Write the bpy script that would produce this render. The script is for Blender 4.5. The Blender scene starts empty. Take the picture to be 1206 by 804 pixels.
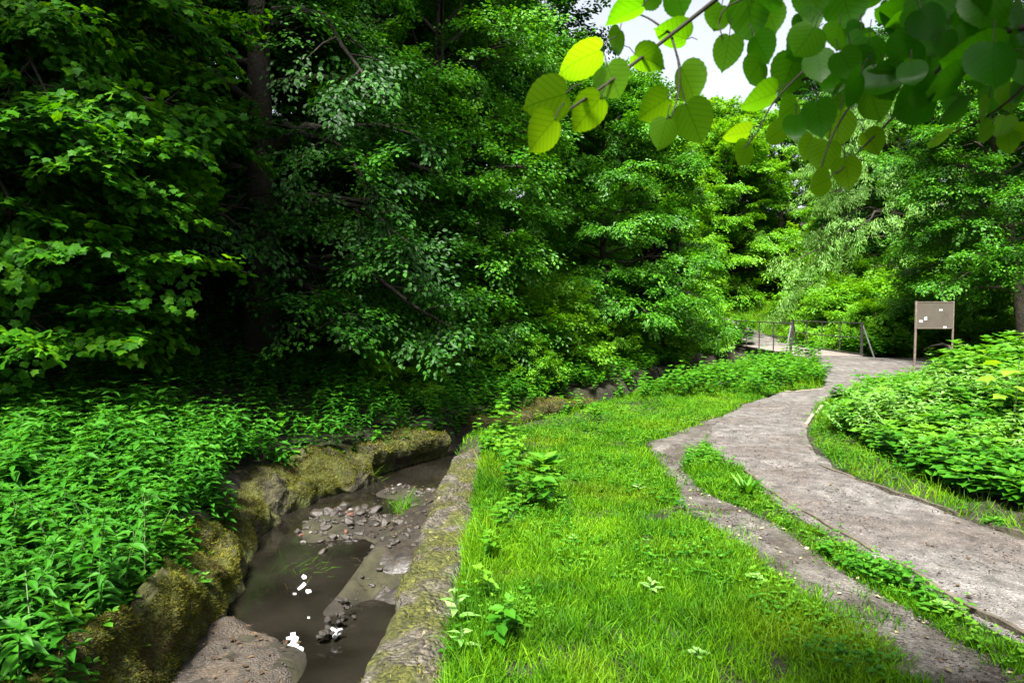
import bpy, bmesh, math, random
import numpy as np
from mathutils import Vector, Matrix

R = math.radians
rng = np.random.default_rng(7)
random.seed(7)
scene = bpy.context.scene
col = scene.collection

# ------------------------------------------------------------------ camera, sky, sun, exposure
CAM_H = 1.75
PITCH = R(2.99)
cam_d = bpy.data.cameras.new('camera')
cam_d.lens = 24.0
cam_d.sensor_width = 36.0
cam_d.clip_start = 0.05
cam_d.clip_end = 2000
cam_d.dof.use_dof = True
cam_d.dof.focus_distance = 7.0
cam_d.dof.aperture_fstop = 8.0
cam = bpy.data.objects.new('camera', cam_d)
cam.location = (0, 0, CAM_H)
cam.rotation_euler = (R(90) - PITCH, 0, 0)
col.objects.link(cam)
scene.camera = cam

SUN_EL, SUN_AZ = R(60), R(-158)          # azimuth clockwise from +Y (the view direction)
world = bpy.data.worlds.new('World')
scene.world = world
world.use_nodes = True
wn = world.node_tree.nodes
wl = world.node_tree.links
wn.clear()
w_out = wn.new('ShaderNodeOutputWorld')
w_bg = wn.new('ShaderNodeBackground')
w_sky = wn.new('ShaderNodeTexSky')
w_sky.sky_type = 'NISHITA'
w_sky.sun_disc = False
w_sky.sun_elevation = SUN_EL
w_sky.sun_rotation = SUN_AZ
w_sky.air_density = 1.0
w_sky.dust_density = 4.0
w_sky.ozone_density = 1.0
w_hs = wn.new('ShaderNodeHueSaturation')
w_hs.inputs['Saturation'].default_value = 0.35      # thin white cloud cover
w_hs.inputs['Value'].default_value = 1.0
w_bg.inputs['Strength'].default_value = 0.08
wl.new(w_sky.outputs[0], w_hs.inputs['Color'])
wl.new(w_hs.outputs[0], w_bg.inputs['Color'])
wl.new(w_bg.outputs[0], w_out.inputs['Surface'])

sun_d = bpy.data.lights.new('sun', 'SUN')
sun_d.energy = 5.0
sun_d.angle = R(12)
sun_d.color = (1.0, 0.965, 0.90)
sun = bpy.data.objects.new('sun', sun_d)
sdir = Vector((math.sin(SUN_AZ) * math.cos(SUN_EL), math.cos(SUN_AZ) * math.cos(SUN_EL), math.sin(SUN_EL)))
sun.rotation_euler = sdir.to_track_quat('Z', 'Y').to_euler()
sun.location = (20, 20, 40)
col.objects.link(sun)

vs = scene.view_settings
vs.view_transform = 'Standard'
vs.look = 'None'
vs.exposure = 2.1
vs.gamma = 1.0
vs.use_curve_mapping = False
scene.render.engine = 'CYCLES'
cy = scene.cycles
cy.max_bounces = 5
cy.diffuse_bounces = 2
cy.glossy_bounces = 2
cy.transmission_bounces = 4
cy.transparent_max_bounces = 4
cy.use_denoising = True
cy.sample_clamp_indirect = 6
cy.caustics_reflective = False
cy.caustics_refractive = False
scene.render.use_persistent_data = False

F_PX = 804.0


def ray(px, py):
    d = Vector(((px - 603) / F_PX, 1.0, -(py - 402) / F_PX))
    c, s = math.cos(-PITCH), math.sin(-PITCH)
    return Vector((d.x, d.y * c - d.z * s, d.y * s + d.z * c))


def W(px, py, y):
    """the point seen at pixel (px, py) at depth y metres"""
    d = ray(px, py)
    k = y / d.y
    return Vector((d.x * k, y, CAM_H + d.z * k))


def G(px, py, z=0.0):
    d = ray(px, py)
    k = (z - CAM_H) / d.z
    return (d.x * k, d.y * k)


# ------------------------------------------------------------------ objects and properties
def tag(o, label=None, cat=None, group=None, kind=None):
    if label: o['label'] = label
    if cat: o['category'] = cat
    if group: o['group'] = group
    if kind: o['kind'] = kind
    return o


def link(name, me, parent=None, loc=(0, 0, 0)):
    o = bpy.data.objects.new(name, me)
    col.objects.link(o)
    o.location = loc
    if parent: o.parent = parent
    return o


def empty(name, loc=(0, 0, 0), rz=0):
    o = bpy.data.objects.new(name, None)
    o.empty_display_size = 0.2
    o.location = loc
    o.rotation_euler = (0, 0, rz)
    col.objects.link(o)
    return o


def copy_tree(o, parent=None):
    c = o.copy()
    col.objects.link(c)
    c.parent = parent
    for ch in list(o.children):
        copy_tree(ch, c)
    return c


# ------------------------------------------------------------------ mesh builder on numpy
class Geo:
    def __init__(self):
        self.v, self.l, self.s, self.r, self.n, self.luv = [], [], [], [], 0, []

    def faces(self, verts, faces, rnd=0.5):
        verts = np.asarray(verts, dtype=np.float32).reshape(-1, 3)
        fl = np.array([i for f in faces for i in f], dtype=np.int32)
        sz = np.array([len(f) for f in faces], dtype=np.int32)
        self.v.append(verts)
        self.l.append(fl + self.n)
        self.s.append(sz)
        self.r.append(np.full(len(sz), rnd, np.float32))
        self.luv.append(np.zeros((len(verts), 3), np.float32))
        self.n += len(verts)

    def grid(self, P):
        """P (a, b, 3) array of points as quads"""
        a, b = P.shape[:2]
        i = np.arange(a * b).reshape(a, b)
        q = np.stack([i[:-1, :-1], i[1:, :-1], i[1:, 1:], i[:-1, 1:]], -1).reshape(-1, 4)
        self.v.append(P.reshape(-1, 3).astype(np.float32))
        self.l.append((q + self.n).astype(np.int32).ravel())
        self.s.append(np.full(len(q), 4, np.int32))
        self.r.append(np.full(len(q), .5, np.float32))
        self.luv.append(np.zeros((a * b, 3), np.float32))
        self.n += a * b

    def scatter(self, tv, tf, P, D, N, S, rnd, W=None):
        """copies of a template (x = side, y = along D, z = towards N)"""
        P = np.asarray(P, np.float32); D = np.asarray(D, np.float32); N = np.asarray(N, np.float32)
        if len(P) == 0: return
        S = np.broadcast_to(np.asarray(S, np.float32), (len(P),))
        D = D / (np.linalg.norm(D, axis=1, keepdims=True) + 1e-9)
        X = np.cross(D, N)
        X /= (np.linalg.norm(X, axis=1, keepdims=True) + 1e-9)
        Z = np.cross(X, D)
        t = np.asarray(tv, np.float32)
        Wd = S if W is None else np.broadcast_to(np.asarray(W, np.float32), (len(P),))
        V = (P[:, None, :] + t[None, :, 0, None] * (X * Wd[:, None])[:, None, :]
             + t[None, :, 1, None] * (D * S[:, None])[:, None, :] + t[None, :, 2, None] * (Z * S[:, None])[:, None, :])
        n, k = len(P), len(t)
        fl = np.array([i for f in tf for i in f], np.int32)
        sz = np.array([len(f) for f in tf], np.int32)
        L = fl[None, :] + (np.arange(n, dtype=np.int32) * k)[:, None] + self.n
        self.v.append(V.reshape(-1, 3)); self.l.append(L.ravel()); self.s.append(np.tile(sz, n))
        self.r.append(np.repeat(np.broadcast_to(np.asarray(rnd, np.float32), (n,)), len(sz)))
        self.luv.append(np.tile(t, (n, 1)).astype(np.float32))
        self.n += n * k

    def tube(self, pts, rad, sides=6, cap=True):
        pts = np.asarray(pts, float)
        m = len(pts)
        rad = np.broadcast_to(np.asarray(rad, float), (m,))
        T = np.gradient(pts, axis=0)
        T /= (np.linalg.norm(T, axis=1, keepdims=True) + 1e-9)
        ref = np.array([1.0, 0.13, 0.0]) if abs(T[0][0]) < 0.8 else np.array([0.0, 0.1, 1.0])
        A = np.cross(T, ref); A /= (np.linalg.norm(A, axis=1, keepdims=True) + 1e-9)
        B = np.cross(T, A)
        a = np.linspace(0, 2 * math.pi, sides, endpoint=False)
        V = pts[:, None, :] + rad[:, None, None] * (np.cos(a)[None, :, None] * A[:, None, :] + np.sin(a)[None, :, None] * B[:, None, :])
        f = []
        for i in range(m - 1):
            for j in range(sides):
                k = (j + 1) % sides
                f.append((i * sides + j, i * sides + k, (i + 1) * sides + k, (i + 1) * sides + j))
        if cap:
            f.append(tuple(range(sides))[::-1]); f.append(tuple((m - 1) * sides + j for j in range(sides)))
        self.faces(V.reshape(-1, 3), f)

    def box(self, c, s, rz=0.0, jit=0.0):
        x, y, z = s[0] / 2, s[1] / 2, s[2] / 2
        ca, sa = math.cos(rz), math.sin(rz)
        v = [(sx * x, sy * y, sz * z) for sx in (-1, 1) for sy in (-1, 1) for sz in (-1, 1)]
        v = [(c[0] + a * ca - b * sa + random.uniform(-jit, jit), c[1] + a * sa + b * ca + random.uniform(-jit, jit), c[2] + d + random.uniform(-jit, jit)) for a, b, d in v]
        self.faces(v, [(0, 1, 3, 2), (4, 6, 7, 5), (0, 4, 5, 1), (2, 3, 7, 6), (0, 2, 6, 4), (1, 5, 7, 3)])

    def mesh(self, name, mat, smooth=False):
        me = bpy.data.meshes.new(name)
        V = np.concatenate(self.v); L = np.concatenate(self.l); S = np.concatenate(self.s); Rn = np.concatenate(self.r)
        U = np.concatenate(self.luv)
        me.vertices.add(len(V)); me.vertices.foreach_set('co', V.astype(np.float32).ravel())
        me.loops.add(len(L)); me.loops.foreach_set('vertex_index', L.astype(np.int32))
        me.polygons.add(len(S))
        st = np.zeros(len(S), np.int32); st[1:] = np.cumsum(S)[:-1]
        me.polygons.foreach_set('loop_start', st)
        me.update(calc_edges=True)
        a = me.attributes.new('rnd', 'FLOAT', 'FACE'); a.data.foreach_set('value', Rn)
        b = me.attributes.new('luv', 'FLOAT_VECTOR', 'POINT'); b.data.foreach_set('vector', U.ravel())
        me.polygons.foreach_set('use_smooth', np.full(len(S), bool(smooth)))
        me.materials.append(mat)
        me.validate()
        return me

    def build(self, name, mat, parent=None, loc=(0, 0, 0), smooth=False):
        return link(name, self.mesh(name, mat, smooth), parent, loc)


def rot_to(d, roll=0.0):
    """columns: side, along d, up-ish"""
    d = np.asarray(d, float); d = d / (np.linalg.norm(d) + 1e-9)
    up = np.array([0, 0, 1.0])
    x = np.cross(d, up)
    if np.linalg.norm(x) < 1e-3: x = np.array([1.0, 0, 0])
    x /= np.linalg.norm(x)
    z = np.cross(x, d)
    c, s = math.cos(roll), math.sin(roll)
    return np.stack([c * x + s * z, d, -s * x + c * z], 1)


def vnoise(P, scale=1.0, seed=0):
    """smooth value noise on (n, 3) or (n, 2) points, about -1..1"""
    P = np.asarray(P, float) * scale
    if P.shape[-1] == 2: P = np.concatenate([P, np.zeros(P.shape[:-1] + (1,))], -1)
    i = np.floor(P).astype(np.int64); f = P - i
    f = f * f * (3 - 2 * f)
    out = 0
    for dx in (0, 1):
        for dy in (0, 1):
            for dz in (0, 1):
                h = (i[..., 0] + dx) * 374761393 + (i[..., 1] + dy) * 668265263 + (i[..., 2] + dz) * 1274126177 + seed * 974634777
                h = (h ^ (h >> 13)) * 1274126177
                h = (h ^ (h >> 16)) & 0xffff
                w = (f[..., 0] if dx else 1 - f[..., 0]) * (f[..., 1] if dy else 1 - f[..., 1]) * (f[..., 2] if dz else 1 - f[..., 2])
                out = out + w * (h / 32767.5 - 1)
    return out


def fbm(P, scale, seed=0, o=4):
    return sum(vnoise(P, scale * 2 ** k, seed + k) * 0.5 ** k for k in range(o))


# ------------------------------------------------------------------ materials
def new_mat(name):
    m = bpy.data.materials.new(name)
    m.use_nodes = True
    nt = m.node_tree
    for n in list(nt.nodes): nt.nodes.remove(n)
    return m, nt.nodes, nt.links


def ramp(n, stops):
    r = n.new('ShaderNodeValToRGB')
    e = r.color_ramp.elements
    while len(e) < len(stops): e.new(0.5)
    for k, (p, c) in enumerate(stops):
        e[k].position = p; e[k].color = (*c, 1)
    return r


def mat_leaf(name, dark, mid, light, trans=0.35, tcol=None, rough=0.5, spec=0.22, veins=False, patch=None):
    m, n, l = new_mat(name)
    out = n.new('ShaderNodeOutputMaterial')
    at = n.new('ShaderNodeAttribute'); at.attribute_name = 'rnd'
    rp = ramp(n, [(0.0, dark), (0.5, mid), (1.0, light)])
    l.new(at.outputs['Fac'], rp.inputs[0])
    c = rp.outputs[0]
    if patch:
        tc = n.new('ShaderNodeTexCoord'); nz = n.new('ShaderNodeTexNoise')
        nz.inputs['Scale'].default_value = patch[0]; nz.inputs['Detail'].default_value = 4
        l.new(tc.outputs['Object'], nz.inputs['Vector'])
        r2 = ramp(n, [(patch[1], (0, 0, 0)), (patch[2], (1, 1, 1))])
        l.new(nz.outputs['Fac'], r2.inputs[0])
        mx = n.new('ShaderNodeMix'); mx.data_type = 'RGBA'
        l.new(r2.outputs[0], mx.inputs['Factor']); l.new(c, mx.inputs[6]); mx.inputs[7].default_value = (*patch[3], 1)
        c = mx.outputs[2]
    if veins:
        a2 = n.new('ShaderNodeAttribute'); a2.attribute_name = 'luv'
        sp = n.new('ShaderNodeSeparateXYZ'); l.new(a2.outputs['Vector'], sp.inputs[0])
        def math_n(op, a, b=None):
            q = n.new('ShaderNodeMath'); q.operation = op
            for k, x in enumerate((a, b)):
                if x is None: continue
                if isinstance(x, (int, float)): q.inputs[k].default_value = x
                else: l.new(x, q.inputs[k])
            return q.outputs[0]
        ax = math_n('ABSOLUTE', sp.outputs['X'])
        mid_ = math_n('LESS_THAN', ax, 0.011)
        t = math_n('MULTIPLY', math_n('SUBTRACT', sp.outputs['Y'], math_n('MULTIPLY', ax, 0.75)), 6.5)
        fr = math_n('ABSOLUTE', math_n('SUBTRACT', math_n('FRACT', t), 0.5))
        sv = math_n('LESS_THAN', fr, 0.045)
        t2 = math_n('MULTIPLY', math_n('ADD', sp.outputs['Y'], math_n('MULTIPLY', ax, 1.6)), 17.0)
        fr2 = math_n('ABSOLUTE', math_n('SUBTRACT', math_n('FRACT', t2), 0.5))
        sv2 = math_n('MULTIPLY', math_n('LESS_THAN', fr2, 0.06), 0.35)
        v = math_n('MAXIMUM', math_n('MAXIMUM', mid_, sv), sv2)
        mx = n.new('ShaderNodeMix'); mx.data_type = 'RGBA'
        l.new(math_n('MULTIPLY', v, 0.55), mx.inputs['Factor']); l.new(c, mx.inputs[6])
        mx.inputs[7].default_value = (dark[0] * .5, dark[1] * .5, dark[2] * .5, 1)
        c = mx.outputs[2]
    b = n.new('ShaderNodeBsdfPrincipled')
    b.inputs['Roughness'].default_value = rough
    b.inputs['Specular IOR Level'].default_value = spec
    l.new(c, b.inputs['Base Color'])
    tr = n.new('ShaderNodeBsdfTranslucent')
    mul = n.new('ShaderNodeMix'); mul.data_type = 'RGBA'; mul.blend_type = 'MULTIPLY'
    mul.inputs['Factor'].default_value = 1.0
    l.new(c, mul.inputs[6]); mul.inputs[7].default_value = (*(tcol or (2.2, 1.7, 0.6)), 1)
    l.new(mul.outputs[2], tr.inputs['Color'])
    ms = n.new('ShaderNodeMixShader'); ms.inputs[0].default_value = trans
    l.new(b.outputs[0], ms.inputs[1]); l.new(tr.outputs[0], ms.inputs[2])
    l.new(ms.outputs[0], out.inputs['Surface'])
    return m


def mat_rough(name, stops, scale=4.0, detail=8, rough=0.9, bump=0.3, bscale=30.0, stops2=None, scale2=1.0, mix2=(0.45, 0.6), vor=None, spec=0.3, bdist=0.02):
    """noise-coloured surface with bump; stops2 a second ramp that shows in large patches; vor = (scale, strength) speckles"""
    m, n, l = new_mat(name)
    out = n.new('ShaderNodeOutputMaterial')
    b = n.new('ShaderNodeBsdfPrincipled')
    b.inputs['Roughness'].default_value = rough
    b.inputs['Specular IOR Level'].default_value = spec
    tc = n.new('ShaderNodeTexCoord')
    nz = n.new('ShaderNodeTexNoise'); nz.inputs['Scale'].default_value = scale; nz.inputs['Detail'].default_value = detail
    nz.inputs['Roughness'].default_value = 0.65
    l.new(tc.outputs['Object'], nz.inputs['Vector'])
    r = ramp(n, stops); l.new(nz.outputs['Fac'], r.inputs[0])
    c = r.outputs[0]
    if stops2:
        n2 = n.new('ShaderNodeTexNoise'); n2.inputs['Scale'].default_value = scale2; n2.inputs['Detail'].default_value = 6
        l.new(tc.outputs['Object'], n2.inputs['Vector'])
        r2 = ramp(n, stops2); l.new(nz.outputs['Fac'], r2.inputs[0])
        rm = ramp(n, [(mix2[0], (0, 0, 0)), (mix2[1], (1, 1, 1))]); l.new(n2.outputs['Fac'], rm.inputs[0])
        mx = n.new('ShaderNodeMix'); mx.data_type = 'RGBA'
        l.new(rm.outputs[0], mx.inputs['Factor']); l.new(c, mx.inputs[6]); l.new(r2.outputs[0], mx.inputs[7])
        c = mx.outputs[2]
    h = None
    if vor:
        vo = n.new('ShaderNodeTexVoronoi'); vo.inputs['Scale'].default_value = vor[0]
        l.new(tc.outputs['Object'], vo.inputs['Vector'])
        sp = n.new('ShaderNodeSeparateColor'); l.new(vo.outputs['Color'], sp.inputs[0])
        rv = ramp(n, [(0.0, (0.55, 0.55, 0.55)), (0.75, (1, 1, 1)), (0.93, (1.0, 1.0, 1.0)), (1.0, (1.9, 1.85, 1.8))])
        l.new(sp.outputs[0], rv.inputs[0])
        mv = n.new('ShaderNodeMix'); mv.data_type = 'RGBA'; mv.blend_type = 'MULTIPLY'
        mv.inputs['Factor'].default_value = vor[1]
        l.new(c, mv.inputs[6]); l.new(rv.outputs[0], mv.inputs[7])
        c = mv.outputs[2]; h = vo.outputs['Distance']
    l.new(c, b.inputs['Base Color'])
    nb = n.new('ShaderNodeTexNoise'); nb.inputs['Scale'].default_value = bscale; nb.inputs['Detail'].default_value = 8
    l.new(tc.outputs['Object'], nb.inputs['Vector'])
    bp = n.new('ShaderNodeBump'); bp.inputs['Strength'].default_value = bump; bp.inputs['Distance'].default_value = bdist
    if h is not None:
        ad = n.new('ShaderNodeMath'); ad.operation = 'SUBTRACT'
        l.new(nb.outputs['Fac'], ad.inputs[0]); l.new(h, ad.inputs[1]); l.new(ad.outputs[0], bp.inputs['Height'])
    else:
        l.new(nb.outputs['Fac'], bp.inputs['Height'])
    l.new(bp.outputs[0], b.inputs['Normal'])
    l.new(b.outputs[0], out.inputs['Surface'])
    return m


def mat_plain(name, c, rough=0.6, metal=0.0, bump=0.1, bscale=40, var=0.25, scale=6):
    lo = tuple(x * (1 - var) for x in c); hi = tuple(min(1, x * (1 + var)) for x in c)
    m = mat_rough(name, [(0.3, lo), (0.7, hi)], scale=scale, rough=rough, bump=bump, bscale=bscale, bdist=0.004)
    m.node_tree.nodes['Principled BSDF'].inputs['Metallic'].default_value = metal
    return m


M = {}
M['soil'] = mat_rough('soil', [(0.3, (0.007, 0.0055, 0.0035)), (0.55, (0.018, 0.015, 0.010)), (0.75, (0.036, 0.031, 0.021))], scale=6,
                      stops2=[(0.3, (0.008, 0.008, 0.003)), (0.7, (0.030, 0.028, 0.012))], scale2=1.4, bump=0.9, bscale=14)
M['path'] = mat_rough('path', [(0.28, (0.045, 0.041, 0.038)), (0.5, (0.105, 0.097, 0.089)), (0.72, (0.19, 0.177, 0.165))], scale=5.5, detail=14,
                      stops2=[(0.3, (0.042, 0.036, 0.031)), (0.7, (0.12, 0.102, 0.090))], scale2=0.9, mix2=(0.42, 0.62), bump=0.7, bscale=60, vor=(85, 0.9), bdist=0.014)
M['dirt'] = mat_rough('dirt', [(0.28, (0.035, 0.031, 0.026)), (0.5, (0.085, 0.077, 0.067)), (0.72, (0.145, 0.132, 0.118))], scale=6, detail=14,
                      stops2=[(0.3, (0.022, 0.018, 0.013)), (0.7, (0.07, 0.060, 0.048))], scale2=1.6, mix2=(0.45, 0.60), bump=0.8, bscale=35, vor=(60, 0.8), bdist=0.018)
M['mud'] = mat_rough('mud', [(0.3, (0.007, 0.0055, 0.004)), (0.7, (0.028, 0.022, 0.016))], scale=8, rough=0.5, bump=0.5, bscale=25, spec=0.5)
M['slab'] = mat_rough('slab', [(0.3, (0.024, 0.019, 0.014)), (0.7, (0.062, 0.051, 0.040))], scale=7, detail=12, rough=0.8, bump=0.7, bscale=24, vor=(60, 0.6),
                      stops2=[(0.3, (0.03, 0.022, 0.014)), (0.7, (0.08, 0.06, 0.042))], scale2=3.0, mix2=(0.5, 0.6))
M['concrete'] = mat_rough('concrete', [(0.3, (0.028, 0.023, 0.016)), (0.52, (0.075, 0.065, 0.049)), (0.75, (0.18, 0.162, 0.13))], scale=11, detail=12,
                          stops2=[(0.3, (0.03, 0.034, 0.006)), (0.7, (0.085, 0.088, 0.016))], scale2=2.6, mix2=(0.46, 0.56), bump=1.0, bscale=28, vor=(34, 0.9), bdist=0.04)
M['mossy_stone'] = mat_rough('mossy_stone', [(0.3, (0.012, 0.010, 0.006)), (0.55, (0.035, 0.032, 0.014)), (0.75, (0.075, 0.07, 0.035))], scale=8, detail=12,
                             stops2=[(0.3, (0.018, 0.022, 0.003)), (0.7, (0.065, 0.072, 0.010))], scale2=2.0, mix2=(0.40, 0.54), bump=1.0, bscale=22, bdist=0.05)
M['moss'] = mat_leaf('moss', (0.016, 0.020, 0.002), (0.065, 0.072, 0.007), (0.17, 0.165, 0.022), trans=0.25, tcol=(1.6, 1.5, .7), rough=0.8, spec=0.1,
                     patch=(2.0, 0.52, 0.66, (0.06, 0.045, 0.02)))
M['bark'] = mat_rough('bark', [(0.3, (0.010, 0.008, 0.006)), (0.7, (0.042, 0.034, 0.025))], scale=9, bump=0.8, bscale=25, bdist=0.03)
M['pale_bark'] = mat_rough('pale_bark', [(0.3, (0.035, 0.03, 0.022)), (0.7, (0.14, 0.115, 0.085))], scale=8, bump=0.8, bscale=22, bdist=0.03)
M['twig'] = mat_plain('twig', (0.022, 0.018, 0.010), 0.8)
M['green_stem'] = mat_plain('green_stem', (0.06, 0.11, 0.03), 0.6)
M['grass'] = mat_leaf('grass', (0.022, 0.09, 0.001), (0.058, 0.178, 0.0015), (0.135, 0.285, 0.004), trans=0.42, tcol=(1.7, 1.5, 0.45), rough=0.6, spec=0.14,
                      patch=(0.9, 0.52, 0.78, (0.115, 0.19, 0.005)))
M['dry'] = mat_leaf('dry', (0.16, 0.13, 0.06), (0.28, 0.24, 0.12), (0.4, 0.36, 0.2), trans=0.2, tcol=(1.2, 1.1, .8), rough=0.7, spec=0.2)
M['nettle'] = mat_leaf('nettle', (0.009, 0.062, 0.0025), (0.022, 0.12, 0.005), (0.06, 0.21, 0.013), trans=0.32, tcol=(1.8, 1.5, 0.4), rough=0.55, spec=0.16)
M['herb'] = mat_leaf('herb', (0.013, 0.08, 0.003), (0.034, 0.15, 0.005), (0.10, 0.26, 0.018), trans=0.38, tcol=(1.7, 1.5, 0.5), rough=0.5, patch=(1.3, 0.5, 0.68, (0.10, 0.25, 0.012)))
M['herb_pale'] = mat_leaf('herb_pale', (0.05, 0.15, 0.02), (0.11, 0.25, 0.045), (0.20, 0.36, 0.10), trans=0.35, tcol=(1.6, 1.5, 0.5), rough=0.5)
M['weed'] = mat_leaf('weed', (0.06, 0.18, 0.03), (0.12, 0.28, 0.05), (0.24, 0.42, 0.12), trans=0.3, tcol=(1.4, 1.3, 0.5), rough=0.5)
M['maple'] = mat_leaf('maple', (0.010, 0.06, 0.0015), (0.026, 0.12, 0.0025), (0.085, 0.24, 0.005), trans=0.45, tcol=(2.0, 1.6, 0.35), rough=0.55, spec=0.12)
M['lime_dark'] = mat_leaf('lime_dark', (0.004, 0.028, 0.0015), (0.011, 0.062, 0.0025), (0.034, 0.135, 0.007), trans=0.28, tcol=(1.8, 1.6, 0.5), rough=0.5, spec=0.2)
M['elm'] = mat_leaf('elm', (0.016, 0.08, 0.003), (0.038, 0.155, 0.005), (0.09, 0.26, 0.014), trans=0.35, tcol=(1.8, 1.6, 0.5), rough=0.42)
M['bright'] = mat_leaf('bright', (0.04, 0.16, 0.003), (0.085, 0.25, 0.005), (0.17, 0.36, 0.02), trans=0.4, tcol=(1.8, 1.5, 0.45), rough=0.45)
M['ash'] = mat_leaf('ash', (0.05, 0.15, 0.015), (0.11, 0.26, 0.03), (0.22, 0.38, 0.09), trans=0.35, tcol=(1.5, 1.4, 0.5), rough=0.45, spec=0.35)
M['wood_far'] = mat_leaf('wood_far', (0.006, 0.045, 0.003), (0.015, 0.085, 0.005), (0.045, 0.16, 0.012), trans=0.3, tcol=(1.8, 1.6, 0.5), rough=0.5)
M['brown_leaf'] = mat_leaf('brown_leaf', (0.025, 0.016, 0.009), (0.055, 0.034, 0.018), (0.11, 0.07, 0.035), trans=0.2, tcol=(1.3, 1.1, .8), rough=0.7)
M['lime_leaf'] = mat_leaf('lime_leaf', (0.020, 0.12, 0.002), (0.045, 0.19, 0.003), (0.13, 0.29, 0.008), trans=0.74, tcol=(2.3, 1.9, 0.4), rough=0.35, veins=True)
M['stone'] = mat_rough('stone', [(0.3, (0.010, 0.008, 0.006)), (0.7, (0.05, 0.041, 0.032))], scale=9, rough=0.4, bump=0.4, bscale=30, spec=0.5)
M['pale_stone'] = mat_rough('pale_stone', [(0.3, (0.08, 0.073, 0.066)), (0.7, (0.21, 0.195, 0.18))], scale=9, rough=0.6, bump=0.4, bscale=30)
M['brick'] = mat_rough('brick', [(0.3, (0.05, 0.022, 0.014)), (0.7, (0.13, 0.062, 0.042))], scale=9, rough=0.7, bump=0.4, bscale=30)
M['white'] = mat_plain('white', (0.40, 0.41, 0.42), 0.5, var=0.2)
M['white_fleck'] = mat_rough('white_fleck', [(0.3, (0.22, 0.235, 0.24)), (0.7, (0.42, 0.435, 0.44))], scale=40, rough=0.6, bump=0.5, bscale=120, bdist=0.004)
M['board'] = mat_plain('board', (0.068, 0.058, 0.045), 0.55, 0.0, 0.15, 30, 0.18, 3)
M['steel_rust'] = mat_rough('steel_rust', [(0.3, (0.05, 0.04, 0.032)), (0.7, (0.17, 0.135, 0.105))], scale=12, rough=0.65, bump=0.2, bscale=60)
M['iron'] = mat_rough('iron', [(0.3, (0.012, 0.013, 0.012)), (0.7, (0.05, 0.046, 0.04))], scale=10, rough=0.55, bump=0.2, bscale=60)
M['iron_grey'] = mat_rough('iron_grey', [(0.3, (0.07, 0.075, 0.07)), (0.7, (0.16, 0.16, 0.15))], scale=10, rough=0.55, bump=0.2, bscale=60)
M['deck'] = mat_rough('deck', [(0.3, (0.10, 0.085, 0.072)), (0.7, (0.19, 0.165, 0.145))], scale=5, rough=0.85, bump=0.4, bscale=30)
M['timber'] = mat_rough('timber', [(0.3, (0.09, 0.075, 0.058)), (0.7, (0.24, 0.205, 0.165))], scale=10, rough=0.85, bump=0.5, bscale=40)
M['dark_timber'] = mat_rough('dark_timber', [(0.3, (0.03, 0.024, 0.018)), (0.7, (0.10, 0.085, 0.06))], scale=10, rough=0.85, bump=0.5, bscale=40)


def water_mat():
    m, n, l = new_mat('water')
    out = n.new('ShaderNodeOutputMaterial'); b = n.new('ShaderNodeBsdfPrincipled')
    tc = n.new('ShaderNodeTexCoord')
    nz = n.new('ShaderNodeTexNoise'); nz.inputs['Scale'].default_value = 1.6; nz.inputs['Detail'].default_value = 4
    l.new(tc.outputs['Object'], nz.inputs['Vector'])
    r = ramp(n, [(0.35, (0.005, 0.0043, 0.003)), (0.65, (0.012, 0.0105, 0.0078))]); l.new(nz.outputs['Fac'], r.inputs[0])
    l.new(r.outputs[0], b.inputs['Base Color'])
    b.inputs['Roughness'].default_value = 0.06; b.inputs['IOR'].default_value = 1.33
    nb = n.new('ShaderNodeTexNoise'); nb.inputs['Scale'].default_value = 7; nb.inputs['Detail'].default_value = 3
    l.new(tc.outputs['Object'], nb.inputs['Vector'])
    bp = n.new('ShaderNodeBump'); bp.inputs['Strength'].default_value = 0.06; bp.inputs['Distance'].default_value = 0.05
    l.new(nb.outputs['Fac'], bp.inputs['Height']); l.new(bp.outputs[0], b.inputs['Normal'])
    l.new(b.outputs[0], out.inputs['Surface'])
    return m


M['water'] = water_mat()

# ------------------------------------------------------------------ terrain
WATER_Z = -0.80
XL = np.array([(-2.15, -60), (-2.15, 2), (-2.25, 4.6), (-2.45, 6.2), (-2.8, 8.2), (-2.5, 9.2), (-2.05, 9.9), (-1.6, 10.7), (-0.55, 12.2), (1.4, 15.0), (4.0, 19.3), (7.2, 25), (10, 27.6), (15, 29.2), (45, 36), (400, 100)])
XR = np.array([(-0.72, -60), (-0.72, 8), (-0.7, 9), (-0.3, 9.7), (0.6, 10.7), (2.5, 13.6), (5.8, 17.8), (8.6, 22.4), (10.5, 24.6), (15, 26.4), (45, 33), (400, 95)])


LH = np.concatenate([XL[:12], [(8.6, 30), (9.6, 40), (10.2, 60), (10, 120), (10, 400)]])


def xl(y): return np.interp(y, XL[:, 1], XL[:, 0])
def xr(y): return np.interp(y, XR[:, 1], XR[:, 0])


# path edges on the flat ground
PL = [G(*p) for p in ((1206, 768), (1040, 672), (935, 607), (880, 566), (842, 536), (830, 522), (836, 505), (852, 490), (880, 474), (920, 463), (966, 457))]
PR = [G(*p) for p in ((1206, 635), (1110, 604), (1040, 577), (985, 553), (962, 532), (950, 512), (951, 497), (958, 485), (966, 475), (985, 467), (1010, 461))]
# left edge from y = 2 upward, for the bank on the right
PXR = np.array([(5.6, -60), (5.0, 0), (4.6, 3), (4.1, 4.6), (PR[1][0], PR[1][1]), (PR[3][0], PR[3][1]), (PR[5][0], PR[5][1]), (5.6, 12.2), (7.3, 14.2), (9.4, 16.2), (12.5, 18.6), (17, 20.5), (30, 24), (100, 40)])
def xpr(y): return np.interp(y, PXR[:, 1], PXR[:, 0])


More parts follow.
